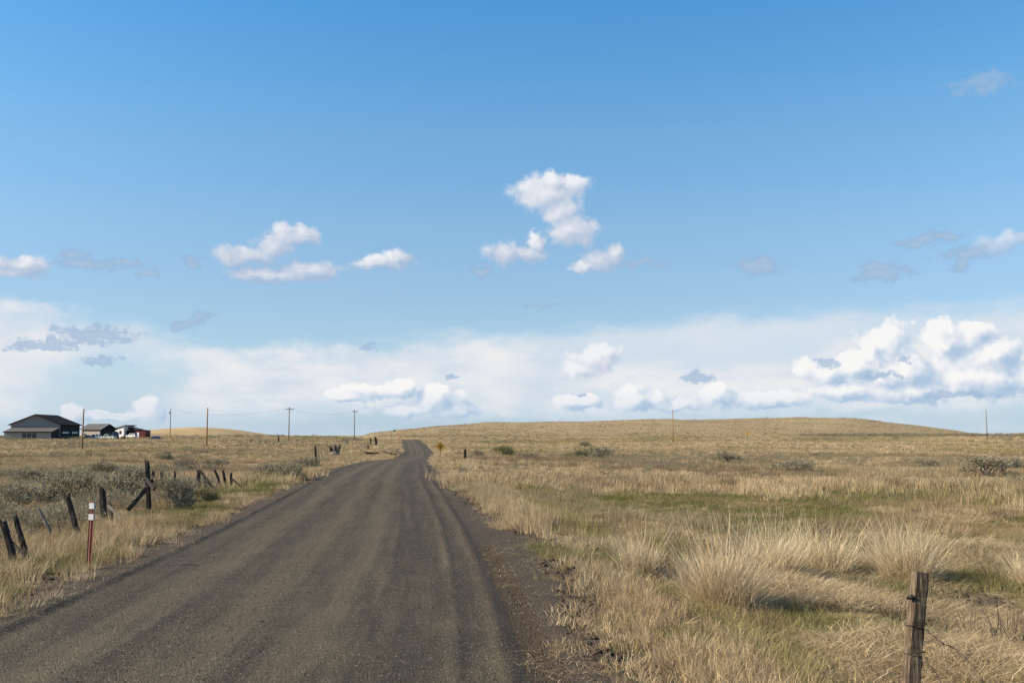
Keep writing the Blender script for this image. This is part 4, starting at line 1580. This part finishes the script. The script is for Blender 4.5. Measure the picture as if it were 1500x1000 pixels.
D = 128
b = on_ground(645, D)
ctr = at(645, 653.5, D)
hz = ctr.z - b.z
t = thing('warning_sign', 'yellow diamond warning sign with a dark fork mark right of the bend', 'road sign', b, R(4))
MB().box(-.04, .04, 0.02, .09, -.3, hz + .45).build('post', M_WOOD_DARK, t)
plate = diamond(0, hz, .62, -.006, .006).build('plate', M_SIGN_Y, t)
diamond(0, hz, .50, -.009, -.0065)
mb = MB()
mb.box(-.05, .05, -.012, -.0085, hz - .3, hz + .0)
mb.prism([(-.05, hz - .02), (.05, hz - .02), (.24, hz + .15), (.17, hz + .22)], -.012, -.0085)
mb.prism([(-.05, hz - .02), (.05, hz - .02), (-.17, hz + .22), (-.24, hz + .15)], -.0122, -.0083)
mb.build('symbol', M_BLACK, plate)
D = 330
b = on_ground(1095, D)
hz = at(1095, 634, D).z - b.z
t = thing('warning_sign', 'tiny yellow diamond sign far off in front of the long hill', 'road sign', b, R(-6))
MB().box(-.04, .04, 0.02, .09, -.3, hz + .5).build('post', M_WOOD_DARK, t)
diamond(0, hz, .62, -.006, .006).build('plate', M_SIGN_Y, t)
D = 362
b = on_ground(578, D)
hz = max(at(578, 631, D).z - b.z, 2.5)
t = thing('street_sign', 'green street name blades on a pole at the crest of the road', 'road sign', b, R(20))
MB().tube([(0, 0, -.2), (0, 0, hz + .2)], .04, 6).build('pole', M_STEEL, t)
MB().box(-.65, .65, -.05, -.042, hz - .05, hz + .35).build('name_blade', M_SIGN_G, t)
MB().box(-.05, -.042, -.6, .6, hz + .36, hz + .7).build('name_blade', M_SIGN_G, t)
b = on_ground(582.5, D + 6)
hz = max(at(582.5, 637, D).z - b.z, 1.9)
t = thing('stop_sign', 'small red octagonal sign right of the green street blades', 'road sign', b, R(-30))
MB().tube([(0, 0, -.2), (0, 0, hz + .3)], .04, 6).build('pole', M_STEEL, t)
MB().prism([(.42 * math.cos(R(22.5 + 45 * i)), hz + .42 * math.sin(R(22.5 + 45 * i))) for i in range(8)], -.055, -.045).build('plate', M_SIGN_R, t)

# ------------------------------------------------------------------ utility poles and wires
POLES = {}


def utility(px, py0, py1, D, label, arm=0.0, transformer=False, warm=False, w_px=None, armz=0.5, rz=0.0):
    b = on_ground(px, D)
    top = at(px, py1, D)
    h = top.z - b.z
    t = thing('utility_pole', label, 'utility pole', b, rz)
    MB().tube([(0, 0, -.5), (0, 0, h * .5), (0, 0, h)], [.15, .135, .11], 9).build('pole', M_POLE_WARM if warm else M_POLE, t, smooth=True)
    ends = [Vector((0, 0, h))]
    if arm:
        ca = MB().box(-arm, arm, -.30, -.16, h - armz - .14, h - armz).build('crossarm', M_POLE, t)
        ends = []
        for q in (-arm * .9, -arm * .35, arm * .9):
            ins = MB().tube([(q, -.23, h - armz + .003), (q, -.23, h - armz + .06), (q, -.23, h - armz + .1), (q, -.23, h - armz + .2)], [.03, .07, .05, .06], 7)
            ins.build('insulator', M_PORC, ca)
            ends.append(Vector((q, -.23, h - armz + .2)))
        for sx in (-1, 1):
            MB().tube([(sx * arm * .6, -.33, h - armz - .1), (0, -.33, h - armz - .95)], .03, 4).build('arm_brace', M_STEEL, t)
    if transformer:
        MB().tube([(-.42, -.1, h - 2.2), (-.42, -.1, h - 2.1), (-.42, -.1, h - 1.35), (-.42, -.1, h - 1.25)], [.24, .28, .28, .22], 10).build('transformer', M_PORC, t)
        MB().box(-.2, .02, -.15, -.05, h - 1.8, h - 1.65).build('bracket', M_STEEL, t)
    rot = Matrix.Rotation(rz, 4, 'Z')
    POLES[px] = [b + rot @ e for e in ends]
    return t


utility(121, 665, 599, 175, 'warm brown service pole standing in front of the grey shop', warm=True)
utility(249, 636, 598, 392, 'pole with a can transformer left of the golden hill', transformer=True)
utility(303, 655, 597, 205, 'plain brown pole in front of the golden hill', warm=True)
utility(423, 647, 596, 290, 'cross-armed pole nearest the road, tallest of the line', arm=1.3, rz=R(40))
utility(519, 642, 600, 345, 'cross-armed pole at the left foot of the long hill', arm=1.2, rz=R(40))
utility(986, 648, 600, 300, 'single brown pole standing before the long hill', warm=True)
utility(1446, 641, 600, 370, 'thin dark pole alone at the right end of the long hill')


def sag_wire(p0, p1, sag, rad, label):
    pts = [p0.lerp(p1, i / 24) - Vector((0, 0, sag * 4 * (i / 24) * (1 - i / 24))) for i in range(25)]
    o = MB().tube([p - p0 for p in pts], rad, 4, False).build('overhead_wire', M_WIRE, None, p0)
    return tag(o, label, 'power line', 'overhead wires')


for i, nm in enumerate(('left', 'middle', 'right')):
    sag_wire(POLES[423][i], POLES[519][i], 1.6, .006, '%s wire strung between the two cross-armed poles' % nm)
    sag_wire(POLES[249][0] - Vector((0, 0, .15 * i)), POLES[423][i], 2.2, .006, '%s wire from the transformer pole to the nearest cross-armed pole' % nm)
sag_wire(POLES[303][0], POLES[423][1] - Vector((0, 0, 1.2)), 1.6, .006, 'service wire from the plain brown pole to the cross-armed pole')
sag_wire(POLES[121][0], POLES[303][0], 1.8, .006, 'service wire from the pole before the shop to the plain brown pole')

# ------------------------------------------------------------------ buildings


def gable_roof(t, w_, l_, eave, ridge, over, th, m, name='roof', y0=0.0):
    """ridge runs along local y"""
    mb = MB()
    sl = (ridge - eave) / (w_ / 2)
    e = eave - over * sl
    mb.prism([(-over, e), (w_ / 2, ridge), (w_ + over, e), (w_ + over, e + th), (w_ / 2, ridge + th), (-over, e + th)], y0 - over, y0 + l_ + over)
    return mb.build(name, m, t)


def window(t, x0, x1, z0, z1, y=0.0, glass=M_GLASS, frame=M_BLACK, side=None):
    """a window on the wall plane y (or x=side)"""
    f = MB()
    g = MB()
    q = .06
    if side is None:
        for a in ((x0 - q, x0, z0 - q, z1 + q), (x1, x1 + q, z0 - q, z1 + q), (x0, x1, z0 - q, z0), (x0, x1, z1, z1 + q)):
            f.box(a[0], a[1], y - .05, y + .02, a[2], a[3])
        g.box(x0, x1, y - .025, y + .015, z0, z1)
    else:
        for a in ((x0 - q, x0, z0 - q, z1 + q), (x1, x1 + q, z0 - q, z1 + q), (x0, x1, z0 - q, z0), (x0, x1, z1, z1 + q)):
            f.box(side - .02, side + .05, a[0], a[1], a[2], a[3])
        g.box(side - .015, side + .025, x0, x1, z0, z1)
    fr = f.build('window', frame, t)
    g.build('pane', glass, fr)
    return fr


# main shop
c0 = at(15, 640, 345)
gzb = gz(c0.x + 8, c0.y + 8) - 0.1
t = thing('shop_building', 'large grey gabled shop with charcoal roof and a lean-to, far left', 'building', (c0.x, c0.y, gzb), R(4.6))
Wd, Ln, EV, RD = 16.5, 19.5, 5.2, 8.5
MB().prism([(0, -.3), (Wd, -.3), (Wd, EV), (Wd / 2, RD), (0, EV)], 0, .2).build('gable_wall', M_SIDING, t)
MB().prism([(0, -.3), (Wd, -.3), (Wd, EV), (Wd / 2, RD), (0, EV)], Ln - .2, Ln).build('gable_wall', M_SIDING, t)
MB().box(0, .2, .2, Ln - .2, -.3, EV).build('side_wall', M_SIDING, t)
MB().box(Wd - .2, Wd, .2, Ln - .2, -.3, EV).build('side_wall', M_WALL_DARK, t)  # side turned from the sun: its shade is put into the colour
gable_roof(t, Wd, Ln, EV + .02, RD + .02, .75, .22, M_ROOF)
mb = MB()
for i in range(1, 33):
    xx = i * .5
    top = EV + (RD - EV) * (1 - abs(xx - Wd / 2) / (Wd / 2)) - .12
    mb.box(xx - .03, xx + .03, -.04, .0, 4.25, top)
o = mb.build('battens', M_SIDING, t)
o['kind'] = 'stuff'
MB().box(.02, Wd - .02, -.05, 0, 4.1, 4.22).build('band_board', M_SIDING, t)
LD = 7.3
MB().box(.9, Wd - .3, -LD, -LD + .2, -.3, 2.6).build('lean_to_wall', M_SIDING, t)
MB().prism([(-LD + .2, -.3), (-.06, -.3), (-.06, 4.0), (-LD + .2, 2.6)], Wd - .5, Wd - .3, 'x').build('lean_to_end_wall', M_WALL_DARK, t)  # right end, same siding as the left with shade painted in
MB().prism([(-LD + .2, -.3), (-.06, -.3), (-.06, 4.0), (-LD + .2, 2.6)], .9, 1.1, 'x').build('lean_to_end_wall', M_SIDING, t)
MB().prism([(-LD - .4, 2.55), (-.055, 4.02), (-.055, 4.16), (-LD - .4, 2.7)], .6, Wd + .1, 'x').build('lean_to_roof', M_ROOF_GREY, t)
MB().box(.6, Wd + .1, -LD - .46, -LD - .403, 2.42, 2.72).build('fascia', M_ROOF, t)
for q in (6.9, 8.55, 10.2):
    window(t, q, q + 1.15, .15, 2.05, -LD)
for q, wd_ in ((2.0, 6.8), (11.0, 6.8)):
    dr = MB().box(Wd + .002, Wd + .05, q, q + wd_, -.1, 4.3).build('garage_door', M_WALL_DARK, t)
    for i in range(4):
        MB().box(Wd + .052, Wd + .07, q + .6 + i * 1.5, q + 1.6 + i * 1.5, 2.1, 2.65).build('pane', M_PALE_GLASS, dr)  # reflected sky put into the panes as pale colour
    mb = MB()
    for zz_ in (1.0, 2.0, 3.0):
        mb.box(Wd + .052, Wd + .06, q, q + wd_, zz_, zz_ + .03)
    mb.build('panel_joint', M_BLACK, dr)

# tan shed behind, its long side towards us
c0 = at(119, 640, 385)
t = thing('shed_building', 'tan long shed with grey roof and dark gable right of the large shop', 'building', (c0.x, c0.y, gz(c0.x + 5, c0.y + 4)), R(-24))
Lw, Dp, EV, RD = 9.6, 7.5, 3.9, 5.7
MB().box(0, Lw, 0, .2, -1, EV).build('side_wall', M_SIDING_TAN, t)
MB().box(0, Lw, Dp - .2, Dp, -1, EV).build('side_wall', M_SIDING_TAN, t)
for q in (0, Lw - .2):
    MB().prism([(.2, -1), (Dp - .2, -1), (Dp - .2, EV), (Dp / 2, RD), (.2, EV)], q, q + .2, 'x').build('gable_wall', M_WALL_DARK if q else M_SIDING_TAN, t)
sl = (RD - EV) / (Dp / 2)
MB().prism([(-.6, EV - .6 * sl), (Dp / 2, RD + .02), (Dp + .6, EV - .6 * sl), (Dp + .6, EV - .6 * sl + .2), (Dp / 2, RD + .24), (-.6, EV - .6 * sl + .2)], -.5, Lw + .7, 'x').build('roof', M_ROOF_GREY, t)
MB().box(1.4, 2.6, -.04, -.003, -.5, 2.1).build('door', M_WALL_DARK, t)
MB().box(Lw + .003, Lw + .05, 2.0, 5.5, -.5, 3.2).build('garage_door', M_BLACK, t)
MB().prism([(-.62, EV - .6 * sl - .04), (Dp / 2, RD - .03), (Dp / 2, RD + .26), (-.62, EV - .6 * sl + .22)], Lw + .703, Lw + .76, 'x').build('rake_board', M_WHITE, t)

# pale house with a single-slope roof
c0 = at(166, 636, 450)
t = thing('house', 'pale grey house with a roof sloping up to the right, behind the tan shed', 'house', (c0.x, c0.y, gz(c0.x, c0.y) + .6), R(-18))
MB().prism([(0, -2), (5.6, -2), (5.6, 4.6), (0, 3.3)], 0, .2).build('front_wall', M_WHITE, t)
MB().prism([(0, -2), (5.6, -2), (5.6, 4.6), (0, 3.3)], 6.8, 7.0).build('back_wall', M_WHITE, t)
MB().box(5.4, 5.6, .2, 6.8, -2, 4.55).build('side_wall', M_WHITE, t)
MB().box(0, .2, .2, 6.8, -2, 3.25).build('side_wall', M_WHITE, t)
MB().prism([(-2.4, 2.8), (6.6, 4.86), (6.6, 5.06), (-2.4, 3.0)], -.5, 7.5).build('roof', M_ROOF_GREY, t)
window(t, .7, 2.1, 1.0, 2.2)
window(t, 3.2, 4.4, 1.0, 2.4)
window(t, 1.6, 3.0, 1.0, 2.4, side=5.6)
window(t, 4.2, 5.4, 1.0, 2.4, side=5.6)
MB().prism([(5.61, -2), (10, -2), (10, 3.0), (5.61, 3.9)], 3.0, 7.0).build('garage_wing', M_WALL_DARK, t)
MB().prism([(5.61, 4.0), (10.6, 3.05), (10.6, 3.2), (5.61, 4.16)], 2.4, 7.3).build('wing_roof', M_ROOF_GREY, t)

# red shed
c0 = at(198.5, 636, 430)
t = thing('red_shed', 'low red metal shed at the right end of the farm buildings', 'shed', (c0.x, c0.y, gz(c0.x, c0.y) + .6), R(-12))
RL = 4.6
MB().box(0, RL, 0, .15, -1.5, 2.7).build('front_wall', M_RED, t)
MB().box(0, RL, 3.85, 4.0, -1.5, 2.4).build('back_wall', M_RED, t)
for q in (0, RL - .15):
    MB().prism([(.15, -1.5), (3.85, -1.5), (3.85, 2.4), (.15, 2.7)], q, q + .15, 'x').build('side_wall', M_RED, t)
MB().prism([(-.3, 2.74), (4.3, 2.4), (4.3, 2.52), (-.3, 2.86)], -.2, RL + .2, 'x').build('roof', M_ROOF, t)
for q in range(1, 10):
    MB().box(q * .48 - .05, q * .48 + .05, -.05, -.003, -1.2, 2.68).build('rib', M_RED, t)
MB().box(.7, 1.7, -.06, -.052, -.9, 1.7).build('door', M_WHITE, t)

# ------------------------------------------------------------------ vehicles


def vehicle(label, px, D, rz, L, Wv, H, paint, kind='suv', lift=0.0, cat='car'):
    b = on_ground(px, D) + Vector((0, 0, lift))
    nm = {'suv': 'sport_utility_car', 'pickup': 'pickup_truck', 'van': 'cargo_van', 'car': 'parked_car'}[kind]
    t = thing(nm, label, cat, b, rz)
    m = plain(nm + '_paint', paint, 0.3, 0.1, 0.03, spec=0.6)
    hb = H * .56
    gc = .28
    body = [(-L / 2, gc + .08), (-L / 2 + .1, gc), (L / 2 - .1, gc), (L / 2, gc + .1), (L / 2 - .03, hb * .9), (L / 2 - .2, hb), (-L / 2 + .08, hb), (-L / 2, hb * .92)]
    MB().prism(body, -Wv / 2, Wv / 2).build('body', m, t)
    if kind == 'pickup':
        roof = [(-L * .08, hb), (L * .26, hb), (L * .16, H), (-L * .03, H)]
    elif kind == 'van':
        roof = [(-L * .49, hb), (L * .36, hb), (L * .27, H), (-L * .47, H)]
    elif kind == 'car':
        roof = [(-L * .36, hb), (L * .24, hb), (L * .1, H), (-L * .24, H)]
    else:
        roof = [(-L * .48, hb), (L * .24, hb), (L * .13, H), (-L * .43, H)]
    cab = MB()
    n_ = len(roof)
    for s_, sh_ in ((-1, 0), (1, 0)):
        for i, (p, q) in enumerate(roof):
            cab.v.append((p, s_ * (Wv / 2 - (.04 if q <= hb + .01 else .16)), q + .002))
    cab.f = [tuple(range(n_)), tuple(reversed(range(n_, 2 * n_)))] + [(i, (i + 1) % n_, n_ + (i + 1) % n_, n_ + i) for i in range(n_)]
    cb_ = cab.build('cabin', m, t)
    x0, x1 = roof[0][0], roof[1][0]
    xt0, xt1 = roof[3][0], roof[2][0]
    for s_ in (-1, 1):
        g = MB()
        yb, yt = s_ * (Wv / 2 - .035), s_ * (Wv / 2 - .145)
        spans = ((.08, .46), (.53, .9)) if kind != 'pickup' else ((.1, .88),)
        for u0, u1 in spans:
            lo, hi = hb + .08, H - .1
            f_ = lambda u, z: ((x0 + (x1 - x0) * u) * (1 - (z - hb) / (H - hb)) + (xt0 + (xt1 - xt0) * u) * ((z - hb) / (H - hb)))
            yy = lambda z: yb + (yt - yb) * (z - hb) / (H - hb) + s_ * .008
            i0 = len(g.v)
            for yo in (0, -s_ * .02):
                g.v += [(f_(u0, lo), yy(lo) + yo, lo), (f_(u1, lo), yy(lo) + yo, lo), (f_(u1, hi), yy(hi) + yo, hi), (f_(u0, hi), yy(hi) + yo, hi)]
            g.f += [(i0, i0 + 1, i0 + 2, i0 + 3), (i0 + 7, i0 + 6, i0 + 5, i0 + 4)]
        g.build('side_window', M_GLASS, cb_)
    for xa, xb_, nmw in ((x1, xt1, 'windscreen'), (x0, xt0, 'rear_window')):
        s_ = 1 if nmw == 'windscreen' else -1
        lo, hi = .12, .9
        g = MB()
        for yo in (.012, -.01):
            for (u, yv) in ((lo, -Wv / 2 + .16), (lo, Wv / 2 - .16), (hi, Wv / 2 - .22), (hi, -Wv / 2 + .22)):
                g.v.append((xa + (xb_ - xa) * u + s_ * yo, yv, hb + (H - hb) * u + .004))
        g.f = [(0, 1, 2, 3), (7, 6, 5, 4)]
        g.build(nmw, M_GLASS, cb_)
    rw = .36
    for sx in (-.31, .31):
        for s_ in (-1, 1):
            wy = s_ * (Wv / 2 - .08)
            tyre = MB().tube([(sx * L, wy - .11, rw), (sx * L, wy + .11, rw)], rw, 16).build('wheel', M_TYRE, t)
            MB().tube([(sx * L, wy + s_ * .09, rw), (sx * L, wy + s_ * .118, rw)], rw * .6, 12).build('rim', M_RIM, tyre)
    for s_ in (-1, 1):
        MB().box(L / 2 - .05, L / 2 + .012, s_ * Wv * .36 - .16, s_ * Wv * .36 + .16, hb * .68, hb * .84).build('headlight', M_PALE_GLASS, t)
        MB().box(-L / 2 - .012, -L / 2 + .03, s_ * Wv * .42 - .08, s_ * Wv * .42 + .08, hb * .6, hb * .86).build('tail_light', M_SIGN_R, t)
    if kind == 'pickup':
        MB().box(-L / 2 + .15, -L * .1, -Wv / 2 + .12, Wv / 2 - .12, hb + .003, hb + .012).build('bed_liner', M_BLACK, t)
    for s_ in (-1, 1):
        MB().box(x1 - .35, x1 - .2, s_ * (Wv / 2 + .1) - .1, s_ * (Wv / 2 + .1) + .1, hb + .06, hb + .24).build('mirror', m, t)
    return t


vehicle('dark navy car parked left of the silver-blue one by the tan shed', 127, 368, R(-150), 4.5, 1.8, 1.5, (0.02, 0.03, 0.08), 'car')
vehicle('silver-blue sport utility car in front of the tan shed', 139.5, 362, R(168), 4.7, 1.9, 1.8, (0.30, 0.36, 0.50), 'suv')
vehicle('pale cream pickup truck in front of the dark shed gable', 158.5, 356, R(172), 5.2, 1.9, 1.75, (0.62, 0.66, 0.55), 'pickup', cat='truck')
vehicle('tall dark blue van right of the cream pickup', 168.5, 372, R(120), 5.2, 2.0, 2.5, (0.035, 0.06, 0.11), 'van', cat='van')
vehicle('white van parked between the pale house and the red shed', 193, 415, R(160), 4.6, 1.8, 1.7, (0.72, 0.72, 0.70), 'suv', lift=.3)
vehicle('dark blue car alone in the grass below the golden hill', 227.5, 320, R(175), 4.2, 1.8, 1.45, (0.03, 0.04, 0.12), 'car')
b = on_ground(181, 350)
t = thing('wooden_crate', 'small brown wooden crate in the grass right of the cars', 'crate', b, R(15))
for s_ in (0, .42, .84):
    MB().box(-.6, .6, -.6, .6, s_ + .02, s_ + .36).build('slat', M_WOOD, t)
for sx in (-.63, .6):
    MB().box(sx, sx + .04, -.62, .62, 0, 1.3).build('corner_board', M_WOOD_DARK, t)
